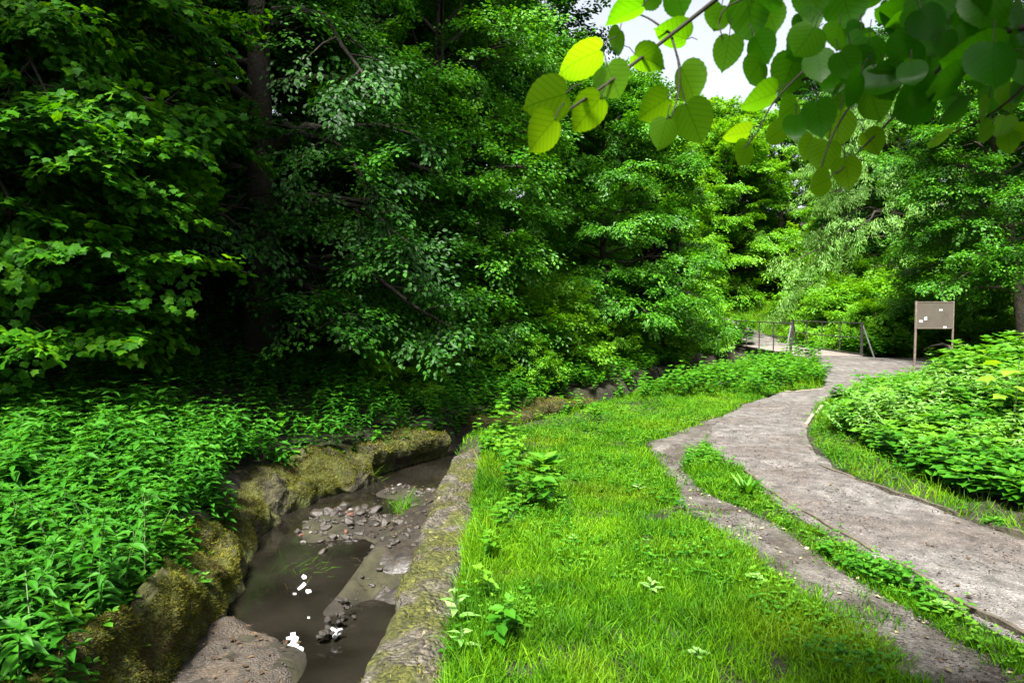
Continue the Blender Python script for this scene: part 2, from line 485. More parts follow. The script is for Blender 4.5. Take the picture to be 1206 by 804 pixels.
def sstep(a, b, t):
    t = np.clip((t - a) / (b - a), 0, 1)
    return t * t * (3 - 2 * t)


def hgt(x, y):
    x = np.asarray(x, float); y = np.asarray(y, float)
    L, Rr = xl(y), xr(y)
    slope = np.gradient(XL[:, 0], XL[:, 1])
    cosn = 1 / np.sqrt(1 + np.interp(y, XL[:, 1], slope) ** 2)
    P = np.stack([x, y], -1)
    nz = fbm(P, 0.35, 3, 3)
    fine = fbm(P, 2.0, 9, 3) * 0.02
    # left bank
    Lh = np.interp(y, LH[:, 1], LH[:, 0])
    dl = np.maximum(Lh - x, 0) * np.where(y > 26, 1, cosn)
    left = -0.36 + 0.12 * sstep(25, 30, y) + 0.15 * np.minimum(dl, 5) + 0.42 * np.maximum(dl - 4.5, 0) + 0.12 * nz * np.minimum(dl, 2)
    left = left + 0.30 * sstep(13, 22, y)
    left = np.minimum(left, 14 + 0.02 * dl)
    # right: lawn, path, slope
    dr = np.maximum(x - xpr(y), 0)
    dr = dr / np.sqrt(1 + 1.2 * sstep(11, 15, y))
    right = 0.11 * np.maximum(dr - 0.3, 0) + 0.33 * np.maximum(dr - 5.0, 0) + 0.10 * nz * np.minimum(dr * 0.5, 2)
    right = np.minimum(right, 16 + 0.02 * dr)
    far = 0.05 * np.maximum(y - 29, 0) + 0.10 * np.maximum(y - 50, 0) + 0.28 * np.maximum(x - 15.5 - 0.02 * (y - 29), 0) * sstep(28, 33, y)
    far = np.minimum(far, 17)
    right = np.where(y > 24, np.maximum(right * (1 - sstep(26, 31, y)), 0) + far, right)
    left = left + np.where(x > 0, far, np.minimum(0.05 * np.maximum(y - 29, 0) + 0.10 * np.maximum(y - 50, 0), 15))
    right = right + fine
    left = left + 2 * fine
    # channel
    ins = (x > L) & (x < Rr)
    wl = sstep(16.6, 15.6, y); wr = sstep(9.2, 8.5, y)
    tl = (x - L) * cosn + .50 * wl * (.68 + .32 * sstep(4.6, 6.4, y)); tr = (Rr - x) * cosn + .40 * wr
    left = left + .36 * 0
    ins = (tl > -.05) & (tr > -.05)
    fl = sstep(-0.05, 0.32, tl); fr = sstep(-0.05, 0.35, tr)
    bed = -0.95 + 0.05 * fbm(P, 1.3, 5, 3)
    # rubble ledge along the right wall, gravel bar, slab at the near left
    ledge = sstep(0.95, 0.25, Rr - x) * sstep(5.3, 6.3, y) * sstep(9.6, 8.4, y)
    bed = bed + ledge * (0.36 + 0.08 * nz)
    bar = np.exp(-((x + 2.0) / 0.55) ** 2 - ((y - 7.9) / 0.75) ** 2)
    bed = bed + 0.25 * bar
    bar2 = np.exp(-((x + 1.55) / 0.5) ** 2 - ((y - 9.2) / 0.6) ** 2)
    bed = bed + 0.17 * bar2
    spit = np.exp(-((x + 1.28 + .22 * (6.6 - y)) / 0.16) ** 2) * sstep(5.3, 5.6, y) * sstep(7.0, 6.4, y)
    bed = bed + 0.24 * spit
    slab = sstep(5.55, 5.15, y + 0.5 * (x + 2.2) + 0.15 * nz) * sstep(-1.25, -1.6, x)
    bed = bed + 0.23 * slab
    el = np.where(x < L, left, -0.36); er = np.where(x > Rr, right, -0.02)
    fl = np.where(tl > .6, 1.0, fl); fr = np.where(tr > .6, 1.0, fr)
    inside = el * (1 - fl) + er * (1 - fr) + bed * np.clip(fl + fr - 1, 0, 1)
    inside = np.where(fl < 1, el * (1 - fl) + bed * fl, np.where(fr < 1, er * (1 - fr) + bed * fr, bed))
    h = np.where(ins, inside, np.where(x <= L, left, right))
    return h


def h1(x, y): return float(hgt(np.array([x]), np.array([y]))[0])


def axis(core0, core1, step, far, g=1.16):
    c = list(np.arange(core0, core1, step))
    s = step; p = core1; up = []
    while p < far:
        up.append(p); s = min(s * g, 12.0); p += s
    s = step; p = core0; dn = []
    while p > -far:
        s = min(s * g, 12.0); p -= s; dn.append(p)
    return np.array(dn[::-1] + c + up)


gx = axis(-4.5, 6.5, 0.08, 320)
gy = axis(2.0, 20.0, 0.09, 320)
GX, GY = np.meshgrid(gx, gy)
GZ = hgt(GX, GY)
g = Geo(); g.grid(np.stack([GX, GY, GZ], -1).transpose(1, 0, 2))
ground = g.build('ground', M['soil'], smooth=True)
tag(ground, 'dark soil of the wooded valley floor and its banks', 'ground', kind='structure')

# water: follows the channel
ys = np.concatenate([np.arange(0.5, 30, 0.25), np.arange(30, 60, 2)])
t = np.linspace(0, 1, 10)
a_, b_ = xl(ys) - 0.4, xr(ys) + 0.1
g = Geo(); g.grid(np.stack([a_[:, None] * (1 - t) + b_[:, None] * t, np.repeat(ys[:, None], 10, 1), np.full((len(ys), 10), WATER_Z)], -1).transpose(1, 0, 2))
tag(g.build('water', M['water']), 'murky brown water of the small stream', 'water', kind='structure')


def resample(pts, n):
    pts = np.asarray(pts, float)
    d = np.r_[0, np.cumsum(np.linalg.norm(np.diff(pts, axis=0), axis=1))]
    # smooth by a catmull-like cubic on arclength
    s = np.linspace(0, d[-1], n)
    out = np.stack([np.interp(s, d, pts[:, k]) for k in range(pts.shape[1])], 1)
    for _ in range(max(1, n // 40)):
        out[1:-1] = 0.25 * out[:-2] + 0.5 * out[1:-1] + 0.25 * out[2:]
    return out


def strip(name, L, Rr, mat, n, m, lift, label, cat, wob=0.03, crown=0.0, rough=0.006):
    A = resample(L, n); B = resample(Rr, n)
    A += (vnoise(A, 2.5, 11) * wob + vnoise(A, 7, 12) * wob * 0.6)[:, None] * np.array([1, 0.2])
    B += (vnoise(B, 2.5, 21) * wob + vnoise(B, 7, 22) * wob * 0.6)[:, None] * np.array([1, 0.2])
    t = np.linspace(0, 1, m)
    P = A[:, None, :] * (1 - t)[None, :, None] + B[:, None, :] * t[None, :, None]
    z = hgt(P[..., 0], P[..., 1]) + lift + crown * np.sin(np.pi * t)[None, :] + rough * fbm(P, 5, 4, 3)
    edge = np.minimum(t, 1 - t) * m < 0.5
    z = np.where(edge[None, :], z - 0.02, z)
    g = Geo(); g.grid(np.concatenate([P, z[..., None]], -1).transpose(1, 0, 2))
    o = g.build(name, mat, smooth=True)
    return tag(o, label, cat, kind='structure')


pl_ = [(2.95, 1.0)] + [tuple(p) for p in PL]
pr_ = [(5.0, 1.0), (4.6, 3.4)] + [tuple(p) for p in PR]
strip('path', pl_, pr_, M['path'], 160, 26, 0.020, 'pale pinkish gravel path winding through the lawn', 'path', wob=0.035)
# junction beyond the path, up to the bridge and on to the right behind the notice board
jl = [G(968, 470), G(970, 448), G(967, 436), G(960, 424), (9.45, 23.0), (9.45, 23.6)]
jr = [G(1012, 464), G(1062, 447), G(1090, 437), (13.3, 21.6), (12.0, 22.9), (11.9, 23.6)]
strip('path', jl, jr, M['path'], 60, 20, 0.034, 'pale gravel junction of paths in front of the footbridge', 'path', wob=0.06)
strip('path', [(11.6, 22.3), (14, 22.6), (20, 23.6)], [(11.6, 20.2), (14, 20.6), (20, 21.7)], M['path'], 30, 10, 0.046, 'gravel side path leading right behind the notice board', 'path', wob=0.06)
strip('path', [(10.2, 28.6), (10.6, 33), (11.6, 40), (12.4, 46), (12.0, 56)], [(12.1, 28.6), (12.4, 33), (13.6, 40), (14.6, 46), (14.2, 56)], M['path'], 60, 12, 0.03, 'sunlit pale path climbing away beyond the footbridge', 'path', wob=0.06)
# trodden dirt track on the lawn side of the kerb
dl_ = [G(*p) for p in ((838, 494), (800, 508), (756, 524), (768, 538), (783, 560), (800, 592), (850, 635), (920, 682), (1010, 745), (1100, 812))]
dr_ = [G(*p) for p in ((862, 492), (850, 508), (834, 523), (812, 537), (806, 555), (830, 578), (900, 610), (985, 668), (1085, 728), (1190, 795))]
dl_ += [(2.0, 2.0), (2.0, 0.5)]; dr_ += [(2.5, 2.3), (2.5, 0.5)]
strip('dirt_track', dl_, dr_, M['dirt'], 170, 18, 0.012, 'grey trodden dirt track beside the path edging', 'dirt track', wob=0.09)

strip('mud_bank', [(-2.35, 2.4), (-2.3, 4.0), (-2.25, 5.0), (-2.2, 5.5)], [(-1.2, 2.4), (-1.42, 4.0), (-1.6, 4.7), (-1.95, 5.4)], M['slab'], 50, 24, .012, 'pale sandy slab at the near left end of the stream', 'mud', wob=.14, rough=.022)
strip('mud_bank', [(-.86, 5.3), (-1.12, 5.9), (-1.45, 6.6), (-1.5, 7.6), (-1.3, 8.6), (-.9, 9.2)], [(-.76, 5.3), (-.77, 5.9), (-.78, 6.6), (-.8, 7.6), (-.78, 8.6), (-.62, 9.2)], M['mud'], 70, 20, .012, 'muddy ledge along the foot of the concrete wall', 'mud', wob=.2, rough=.03)

# ------------------------------------------------------------------ point-in-strip tests for planting
def poly_in(P, poly):
    x, y = P[:, 0], P[:, 1]
    poly = np.asarray(poly, float); ins = np.zeros(len(P), bool)
    j = len(poly) - 1
    for i in range(len(poly)):
        xi, yi = poly[i]; xj, yj = poly[j]
        c = ((yi > y) != (yj > y)) & (x < (xj - xi) * (y - yi) / (yj - yi + 1e-12) + xi)
        ins ^= c; j = i
    return ins


POLY_PATH = [tuple(p)[:2] for p in pl_] + [tuple(p)[:2] for p in pr_][::-1]
POLY_J = [tuple(p)[:2] for p in jl] + [tuple(p)[:2] for p in jr][::-1]
POLY_S = [(11.6, 22.3), (14, 22.6), (20, 23.6), (20, 21.7), (14, 20.6), (11.6, 20.2)]
POLY_F = [(10.2, 28.6), (10.6, 33), (11.6, 40), (12.4, 46), (12.0, 56), (14.2, 56), (14.6, 46), (13.6, 40), (12.4, 33), (12.1, 28.6)]
POLY_D = [tuple(p)[:2] for p in dl_] + [tuple(p)[:2] for p in dr_][::-1]
POLY_B = [(9.3, 22.8), (9.3, 29), (12.1, 29), (12.1, 22.8)]


def on_path(P):
    r = np.zeros(len(P), bool)
    P = P + rng.normal(0, .035, P.shape)
    for q in (POLY_PATH, POLY_J, POLY_S, POLY_F, POLY_B): r |= poly_in(P, q)
    return r


def sample(n, x0, x1, y0, y1):
    return np.stack([rng.uniform(x0, x1, n), rng.uniform(y0, y1, n)], 1)


def in_view(P, m=0.06):
    return np.abs(P[:, 0]) < (0.75 + m) * P[:, 1] + 0.6


# ------------------------------------------------------------------ leaf templates
LEAF6 = ([(0, 0, 0), (-.26, .22, .05), (-.30, .55, .06), (0, 1, -.04), (.30, .55, .06), (.26, .22, .05)], [(0, 3, 2, 1), (0, 5, 4, 3)])
LANCE = ([(0, 0, 0), (-.16, .25, .05), (-.17, .5, .04), (0, 1, -.16), (.17, .5, .04), (.16, .25, .05), (0, .45, .0)], [(0, 6, 2, 1), (6, 3, 2), (0, 5, 4, 6), (6, 4, 3)])
MAPLE = ([(0, 0, 0), (-.42, .02, -.03), (-.36, .24, .02), (-.58, .47, -.05), (-.33, .60, .02), (0, 1, -.1), (.33, .60, .02), (.58, .47, -.05), (.36, .24, .02), (.42, .02, -.03), (0, .35, .04)],
         [(10, 0, 1, 2), (10, 2, 3, 4), (10, 4, 5), (10, 5, 6), (10, 6, 7, 8), (10, 8, 9, 0)])
NARROW = ([(0, 0, 0), (-.12, .4, .03), (0, 1, -.08), (.12, .4, .03)], [(0, 2, 1), (0, 3, 2)])
CLUMP = ([(0, 0, 0), (-.32, .3, .06), (-.24, .7, .04), (0, 1, -.05), (.24, .7, .04), (.32, .3, .06)], [(0, 3, 2, 1), (0, 5, 4, 3)])


def blade(b):
    tt = (0, .4, .75)
    v = []
    for q, w in zip(tt, (.5, .42, .25)):
        v += [(-w, q * (1 - .15 * b * q), b * q * q), (w, q * (1 - .15 * b * q), b * q * q)]
    v.append((0, 1 - .25 * b, b))
    return v, [(0, 1, 3, 2), (2, 3, 5, 4), (4, 5, 6)]


BLADES = [blade(b) for b in (0.1, 0.3, 0.55, 0.85)]


# ------------------------------------------------------------------ sprays and trees
def make_spray(seed, droop=0.25, spread=0.9, nleaf=60, flat=0.12, tilt=0.5):
    """leafy branch end of unit length along +Y: leaf positions, directions, normals; twigs"""
    r = np.random.default_rng(seed)
    P, D, N, tw = [], [], [], []
    main = [np.array([0, s, -droop * s * s]) for s in np.linspace(0, 1, 5)]
    tw.append((main, 0.008, 0.003))
    n_side = 7
    per = max(3, nleaf // (n_side + 2))
    for k in range(n_side + 2):
        if k < n_side:
            s = 0.15 + 0.8 * k / n_side
            side = 1 if k % 2 else -1
            o = np.array([0, s, -droop * s * s])
            ang = r.uniform(0.6, 1.0) * side
            Ls = spread * 0.5 * (1.05 - 0.75 * s) * r.uniform(.8, 1.25)
            d = np.array([math.sin(ang), math.cos(ang), -droop * r.uniform(.3, 1.4)])
        else:
            o = np.array([0, 0.55, -droop * 0.3]) if k == n_side else np.array([0, .1, 0])
            d = np.array([r.uniform(-.15, .15), 1, -droop * 1.2]); Ls = 0.5
        if k < n_side: tw.append(([o, o + d * Ls], 0.004, 0.002))
        for j in range(per):
            q = (j + .6) / per
            p = o + d * Ls * q + r.normal(0, 1, 3) * np.array([.03, .03, flat * .5])
            sd = 1 if j % 2 else -1
            ld = d + sd * 0.9 * np.array([d[1], -d[0], 0]) * (1.2 - q * .8) + np.array([0, 0, -tilt * r.uniform(0.1, 1.3)])
            nn = np.array([r.normal(0, .38), r.normal(0.0, .38) + .25, 1.0])
            P.append(p); D.append(ld); N.append(nn)
    return np.array(P), np.array(D), np.array(N), tw


SPRAYS = {
    'broad': [make_spray(100 + k, 0.28, 0.95, 108, 0.12, 0.55) for k in range(6)],
    'layer': [make_spray(200 + k, 0.22, 1.1, 72, 0.06, 0.35) for k in range(6)],
    'weep': [make_spray(300 + k, 0.75, 0.7, 80, 0.14, 1.2) for k in range(6)],
    'small': [make_spray(400 + k, 0.2, 0.95, 60, 0.16, 0.5) for k in range(6)],
}


class Crown:
    def __init__(self, leaf, size, mode, seed):
        self.leaf, self.size, self.mode = leaf, size, mode
        self.r = np.random.default_rng(seed)
        self.P, self.D, self.N = [], [], []
        self.wood = Geo()

    def spray(self, p, d, L, twigs=True):
        S = SPRAYS[self.mode][self.r.integers(6)]
        Rm = rot_to(d, self.r.normal(0, .3))
        self.P.append(np.asarray(p)[None] + L * S[0] @ Rm.T); self.D.append(S[1] @ Rm.T)
        n = S[2] @ Rm.T
        n[:, 2] = np.abs(n[:, 2])
        self.N.append(n)
        if twigs:
            for pts, r0, r1 in S[3][:1]:
                q = np.asarray(p)[None] + L * np.asarray(pts) @ Rm.T
                self.wood.tube(q, np.linspace(r0, r1, len(q)), 3, cap=False)

    def limb(self, p0, p1, r0, nsub, L, bow=0.15, from_s=0.3, sub_len=0.4, per=3, twigs=True, zdir=0.0):
        r = self.r
        p0 = np.asarray(p0, float); p1 = np.asarray(p1, float)
        D = p1 - p0; ln = np.linalg.norm(D)
        s = np.linspace(0, 1, 7)
        pts = p0 + D * s[:, None] + np.array([0, 0, 1.0]) * (bow * ln * np.sin(np.pi * s))[:, None] + (r.normal(0, .02, (7, 3)) * ln) * np.sin(np.pi * s)[:, None]
        self.wood.tube(pts, np.linspace(r0, max(r0 * .22, .006), 7), 5, cap=False)
        for k in range(nsub):
            f = from_s + (1 - from_s) * (k + r.uniform(.2, .8)) / nsub
            o = np.array([np.interp(f, s, pts[:, q]) for q in range(3)])
            tg = D / ln
            side = 1 if k % 2 else -1
            hz = np.cross(tg, [0, 0, 1]); hz /= (np.linalg.norm(hz) + 1e-6)
            d = tg * r.uniform(.3, .9) + hz * side * r.uniform(.5, 1.0) + np.array([0, 0, r.normal(zdir, .30)])
            d /= np.linalg.norm(d)
            sl = ln * sub_len * (1.15 - .7 * f) * r.uniform(.7, 1.25)
            e = o + d * sl + np.array([0, 0, -.10 * sl])
            self.wood.tube([o, (o + e) / 2 + np.array([0, 0, .05 * sl]), e], [r0 * .25, r0 * .16, .005], 4, cap=False)
            for j in range(per):
                q = (j + .7) / per
                sp = o + (e - o) * q
                sd = d + hz * (1 if j % 2 else -1) * r.uniform(.1, .8) + r.normal(0, .25, 3)
                sd[2] = sd[2] * .6 + zdir * .5
                self.spray(sp, sd, L * r.uniform(.75, 1.25), twigs)
        for j in range(3):
            self.spray(pts[-1] - D * .06 * j, D / ln + r.normal(0, .3, 3), L * r.uniform(.8, 1.2), twigs)

    def meshes(self, mat, wood_mat):
        g = Geo()
        P, D, N = np.concatenate(self.P), np.concatenate(self.D), np.concatenate(self.N)
        n = len(P)
        cl = np.repeat(self.r.normal(0, .12, len(self.P)), [len(p) for p in self.P])
        g.scatter(*self.leaf, P, D, N, self.size * self.r.uniform(.7, 1.25, n), np.clip(self.r.beta(2, 2.2, n) + cl, 0, 1))
        self.count = n
        return self.wood.mesh('trunk', wood_mat, True), g.mesh('crown', mat)


def tree(name, label, group, x, y, H, Rr, base=0.15, limbs=26, nsub=7, L=1.0, leaf=LEAF6, size=.10, mat='elm', mode='broad', tr=.22, lean=(0, 0), seed=1,
         bark='bark', extra=(), profile='round', per=3, cat='tree', zb=None, droop=0.0, twigs=False, z0=None, azr=None):
    z = h1(x, y) if z0 is None else z0
    c = Crown(leaf, size, mode, seed)
    r = c.r
    s = np.linspace(0, 1, 9)
    wob = np.cumsum(r.normal(0, .03, (9, 2)), 0) * H * .12
    tp = np.stack([lean[0] * s ** 1.3 + wob[:, 0] * s, lean[1] * s ** 1.3 + wob[:, 1] * s, s * H * .93 - .25 * (s == 0)], 1)
    rad = tr * (1 - s) ** .8 + .012; rad[0] *= 1.35
    c.wood.tube(tp, rad, 9)
    for k in range(limbs):
        f = base + (1 - base) * ((k + .5) / limbs) ** .9
        f = min(f, .97)
        o = np.array([np.interp(f, s, tp[:, q]) for q in range(3)])
        u = (f - base) / (1 - base)
        if profile == 'round': pr = math.sqrt(max(.05, 1 - (1.7 * u - .75) ** 2)) if u < 1 else .2
        elif profile == 'cone': pr = 1.02 - .85 * u
        else: pr = math.sqrt(max(.06, 1 - u ** 2.2))
        az = k * 2.39996 + r.uniform(-.4, .4)
        if azr is not None: az = azr[0] + (az % (2 * math.pi)) / (2 * math.pi) * (azr[1] - azr[0])
        el = -.12 + 1.0 * u ** 1.4 - droop * (1 - u)
        ln = Rr * pr * r.uniform(.78, 1.15)
        e = o + ln * np.array([math.cos(az) * math.cos(el), math.sin(az) * math.cos(el), math.sin(el)])
        c.limb(o, e, max(.02, tr * .38 * (1 - u * .6)), nsub, L, bow=.10, per=per, twigs=twigs, zdir=-droop * .6)
    for (pt, frac, ns) in extra:
        o = np.array([np.interp(frac, s, tp[:, q]) for q in range(3)])
        e = np.array([pt[0] - x, pt[1] - y, pt[2] - z])
        c.limb(o, e, max(.03, tr * .3), ns, L, bow=.12, from_s=.35, per=per, twigs=twigs, sub_len=.35)
    wm, cm = c.meshes(M[mat], M[bark])
    root = empty(name, (x, y, z))
    tag(root, label, cat, group)
    link('trunk' if cat != 'shrub' else 'stems', wm, root)
    link('crown' if cat != 'shrub' else 'foliage', cm, root)
    return root


def place(src, x, y, s=1.0, rz=0.0, label=None, group=None, sink=0.0):
    o = copy_tree(src)
    o.location = (x, y, h1(x, y) - sink)
    o.rotation_euler = (0, 0, rz)
    o.scale = (s, s, s * random.uniform(.92, 1.08))
    if label: o['label'] = label
    if group: o['group'] = group
    return o


GW = 'trees of the wood on the left bank'
# --- left wood
tree('maple_tree', 'maple with layered yellow green leaves overhanging the nettles at the left edge', None, -8.0, 9.3, 12, 3.7, base=.10, limbs=34, nsub=7, L=1.0,
     leaf=MAPLE, size=.105, mat='maple', mode='layer', tr=.2, seed=11, per=3, twigs=True,
     extra=[(W(70, 400, 8.0), .12, 6), (W(120, 300, 8.2), .2, 7), (W(190, 130, 8.8), .42, 7), (W(210, 20, 9.2), .6, 7), (W(150, 220, 8.5), .3, 7), (W(20, 250, 7.6), .3, 7), (W(60, 120, 8), .5, 7), (W(90, 30, 8.6), .6, 7)])
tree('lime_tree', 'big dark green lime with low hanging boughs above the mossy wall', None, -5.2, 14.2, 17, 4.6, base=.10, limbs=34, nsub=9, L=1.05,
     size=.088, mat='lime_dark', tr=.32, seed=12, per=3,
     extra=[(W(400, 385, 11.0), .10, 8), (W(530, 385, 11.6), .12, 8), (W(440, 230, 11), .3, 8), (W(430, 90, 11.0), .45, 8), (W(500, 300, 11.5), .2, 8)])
tree('elm_tree', 'leafy elm with lit pale leaf edges beyond the big dark lime', None, -2.0, 17.6, 12.5, 3.6, base=.08, limbs=40, nsub=8, L=1.0,
     size=.085, mat='elm', tr=.26, seed=13, per=3,
     extra=[(W(600, 300, 15.2), .2, 8), (W(570, 230, 14.8), .32, 8), (W(540, 160, 14.5), .45, 8), (W(490, 110, 14.2), .55, 8), (W(600, 380, 15.5), .1, 7), (W(620, 250, 15.6), .3, 7)])
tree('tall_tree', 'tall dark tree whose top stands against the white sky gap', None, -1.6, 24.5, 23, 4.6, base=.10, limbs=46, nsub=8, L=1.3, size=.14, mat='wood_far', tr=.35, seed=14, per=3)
tree('tall_tree', 'unseen tall bare stemmed tree added at the far left to shade the wood', None, -11.2, 7.0, 21, 4.6, base=.45, limbs=40, nsub=8, L=1.3, size=.15, mat='wood_far', tr=.32, seed=21, per=3)  # stands out of view, added for its shade on the upper left trees
# --- middle
tree('elm_tree', 'small spreading tree with a dark trunk standing on the bank of the stream', None, 2.9, 21.6, 8.6, 3.0, base=.12, limbs=52, nsub=8, L=.85, size=.085, mat='elm', tr=.13, seed=15, per=3,
     profile='dome', extra=[(W(700, 345, 19.5), .25, 7), (W(760, 330, 20), .28, 7), (W(650, 330, 19.5), .25, 7)])
tree('elm_tree', 'fresh green tree behind the small spreading tree', None, 4.6, 28.5, 10.5, 2.8, base=.10, limbs=34, nsub=7, L=1.0, size=.10, mat='bright', tr=.2, seed=16, per=3, profile='dome')
tree('elm_tree', 'round green tree in the middle beyond the far path', None, 10.6, 51, 13.5, 4.8, base=.08, limbs=40, nsub=7, L=1.3, size=.15, mat='bright', tr=.3, seed=17, per=3, profile='dome')
# --- right
ash = tree('ash_tree', 'pale silvery green tree with drooping leaves behind the notice board', None, 18.6, 33.5, 13.0, 5.0, base=.10, limbs=44, nsub=8, L=1.15, leaf=NARROW, size=.17, mat='ash', mode='weep', tr=.25, seed=18, per=3,
           profile='dome', droop=.35)
tree('leaning_tree', 'dark tree with a leaning pale trunk at the right edge', None, 15.1, 20.0, 9.0, 3.1, base=.22, limbs=46, nsub=8, L=.9, size=.085, mat='elm', tr=.19, lean=(-2.0, -.3), seed=19, per=3, bark='pale_bark', profile='dome')

# --- the woods behind: copies of three source trees
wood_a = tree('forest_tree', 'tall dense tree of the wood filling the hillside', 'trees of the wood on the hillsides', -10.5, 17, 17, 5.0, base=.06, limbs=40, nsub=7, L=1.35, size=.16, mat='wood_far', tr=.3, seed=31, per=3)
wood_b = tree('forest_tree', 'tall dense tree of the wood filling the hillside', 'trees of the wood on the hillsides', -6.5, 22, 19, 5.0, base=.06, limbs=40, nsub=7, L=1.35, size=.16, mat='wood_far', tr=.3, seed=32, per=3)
wood_c = tree('forest_tree', 'bright leafy tree standing in the wood at the back of the valley', 'bright trees at the back of the valley', 16.2, 52, 13.5, 4.8, base=.05, limbs=40, nsub=7, L=1.3, size=.16, mat='bright', tr=.28, seed=33, per=3, profile='dome')
for (x, y, s, rz, k) in ((-12.5, 11, 1.0, 1.1, 0), (-15, 21, 1.1, 2.0, 1), (-11, 27, 1.1, 3.1, 0), (-4.5, 31, 1.0, 4.0, 1), (-14, 5, 1.0, 2.4, 1), (-20, 14, 1.1, .4, 0),
                         (-19, 30, 1.2, .9, 1), (-9, 38, 1.15, 1.7, 0), (-1, 44, 1.0, 5.3, 1), (20, 19, .8, 3.3, 0), (23, 27, .85, 3.9, 1), (22, 36, .9, .2, 0),
                         (27, 22, 1, 4.2, 1), (28, 33, 1, 1.2, 0), (-26, 22, 1.2, 5, 0), (-27, 8, 1.2, 2, 1), (4, 60, 1.0, 3, 1), (-8, 56, 1.2, 2.2, 0), (30, 46, 1.1, .7, 1), (34, 30, 1.1, 2.9, 0), (13, 70, .9, 4, 0), (27, 62, 1, 4.4, 0)):
    place((wood_a, wood_b)[k], x, y, s, rz)
for (x, y, s, rz) in ((6.9, 37, .72, 4.2), (13.4, 56, 1.22, 1.2), (18.6, 60, 1.2, 5.1), (1.5, 34, .72, 5.0), (4.0, 43, .75, 2.9), (8.0, 58, .95, 1), (24.5, 48, .8, 2.2), (21.5, 55, 1, 3.5), (12.8, 62, .95, 4.4), (7.2, 41, .62, 5.2), (9.4, 47, .72, .3), (5.6, 35, .55, 3.7), (22, 43, .8, 1.5)):
    place(wood_c, x, y, s, rz)

# --- shrubs
shrub_a = tree('shrub', 'leafy bush on the stream bank left of the footbridge', None, 7.0, 27.2, 1.7, 1.5, base=.05, limbs=22, nsub=6, L=.6, size=.085, mat='bright', tr=.04, seed=41, per=3, profile='dome', mode='small', cat='shrub')
shrub_b = tree('shrub', 'dark bush under the small spreading tree', None, 0.7, 17.6, 1.9, 1.5, base=.05, limbs=22, nsub=6, L=.6, size=.085, mat='bright', tr=.04, seed=42, per=3, profile='dome', mode='small', cat='shrub')
GS = 'bushes along the left bank of the stream'
LS = 'low leafy bush in the thicket along the stream bank'
shrub_a['label'] = 'low bright bush in the thicket beside the footbridge'; shrub_a['group'] = 'bright bushes around the footbridge'
shrub_b['label'] = LS; shrub_b['group'] = GS
for (x, y, s, rz) in ((-0.9, 16.4, .75, 1), (2.4, 20.2, .75, 2), (4.6, 23.2, .95, 3), (-3.2, 15.5, .8, 4.2), (1.6, 24, 1.2, 5), (-2.2, 13.8, .5, .7), (0.2, 15.6, .5, 2.9), (3.6, 21.2, .55, 3.3)):
    place(shrub_b, x, y, s, rz)
for (x, y, s, rz) in ((5.8, 25.6, .75, 1.3), (13.6, 25.6, .95, 3.4), (15.3, 27.0, 1.2, .3), (15.6, 31.5, 1.0, 5), (16.2, 33, 1.2, 2), (16.5, 24.4, 1.0, 4.6), (18.5, 27, 1.2, 1), (13.5, 28.2, .7, .2), (14.6, 29.6, 1.3, 4.1), (17.4, 35.5, 1.6, 2.6), (17.3, 29.6, 1.7, .9), (19.5, 31, 1.8, 5.1), (18.5, 38, 1.8, 3.9), (21.5, 36, 2, 1.9)):
    place(shrub_a, x, y, s, rz)
place(shrub_b, 14.3, 23.9, .9, 1.9, 'dark bush to the left of the notice board across the side path', 'bushes behind the notice board')
place(shrub_b, 16.6, 18.8, 1.0, .4, 'dark bush right of the notice board near the leaning tree', 'bushes behind the notice board')
brown = tree('shrub', 'brown withered sapling between the green trees in the middle', None, 5.05, 22.6, 4.2, .6, base=.5, limbs=20, nsub=5, L=.45, size=.09, mat='brown_leaf', tr=.05, seed=43, per=2, profile='dome', mode='small', cat='shrub')

# ------------------------------------------------------------------ herbs
def herb_plant(seed, H, tiers, leaf, ll, per_tier, droop, top=6):
    """P, D, N, S of leaves and stem points of one upright plant"""
    r = np.random.default_rng(seed)
    P, D, N, S = [], [], [], []
    bend = r.normal(0, .08, 2)
    for k in range(tiers):
        f = .25 + .75 * (k + 1) / tiers
        z = H * f
        o = np.array([bend[0] * f * f * H * 2, bend[1] * f * f * H * 2, z])
        sz = ll * (1.15 - .55 * abs(f - .65) - (.45 if k == tiers - 1 else 0))
        a0 = k * 1.57 + r.uniform(-.3, .3)
        cnt = per_tier if k < tiers - 1 else top
        for j in range(cnt):
            a = a0 + j * 2 * math.pi / cnt + r.uniform(-.3, .3)
            up = .15 - droop * r.uniform(.4, 1.3) + (.55 if k == tiers - 1 else 0.1)
            d = np.array([math.cos(a), math.sin(a), up])
            P.append(o + d * .05 * ll); D.append(d)
            N.append(np.array([-math.cos(a) * up + r.normal(0, .2), -math.sin(a) * up + r.normal(0, .2), 1.0])); S.append(sz * r.uniform(.8, 1.2))
            if leaf == 'side':
                pass
    return np.array(P), np.array(D), np.array(N), np.array(S), [np.array([bend[0] * f * f * H * 2, bend[1] * f * f * H * 2, H * f - .03]) for f in np.linspace(0, 1, 4)]


NET = [herb_plant(500 + k, .42 + .07 * (k % 4), 7, None, .105, 3, .35, 6) for k in range(8)]
HERB = [herb_plant(600 + k, .34 + .06 * (k % 4), 5, None, .125, 3, .35, 5) for k in range(8)]
HSH = [herb_plant(650 + k, .17 + .035 * (k % 4), 4, None, .115, 3, .3, 5) for k in range(6)]
LOW = [herb_plant(700 + k, .16 + .03 * (k % 3), 3, None, .07, 3, .3, 4) for k in range(6)]


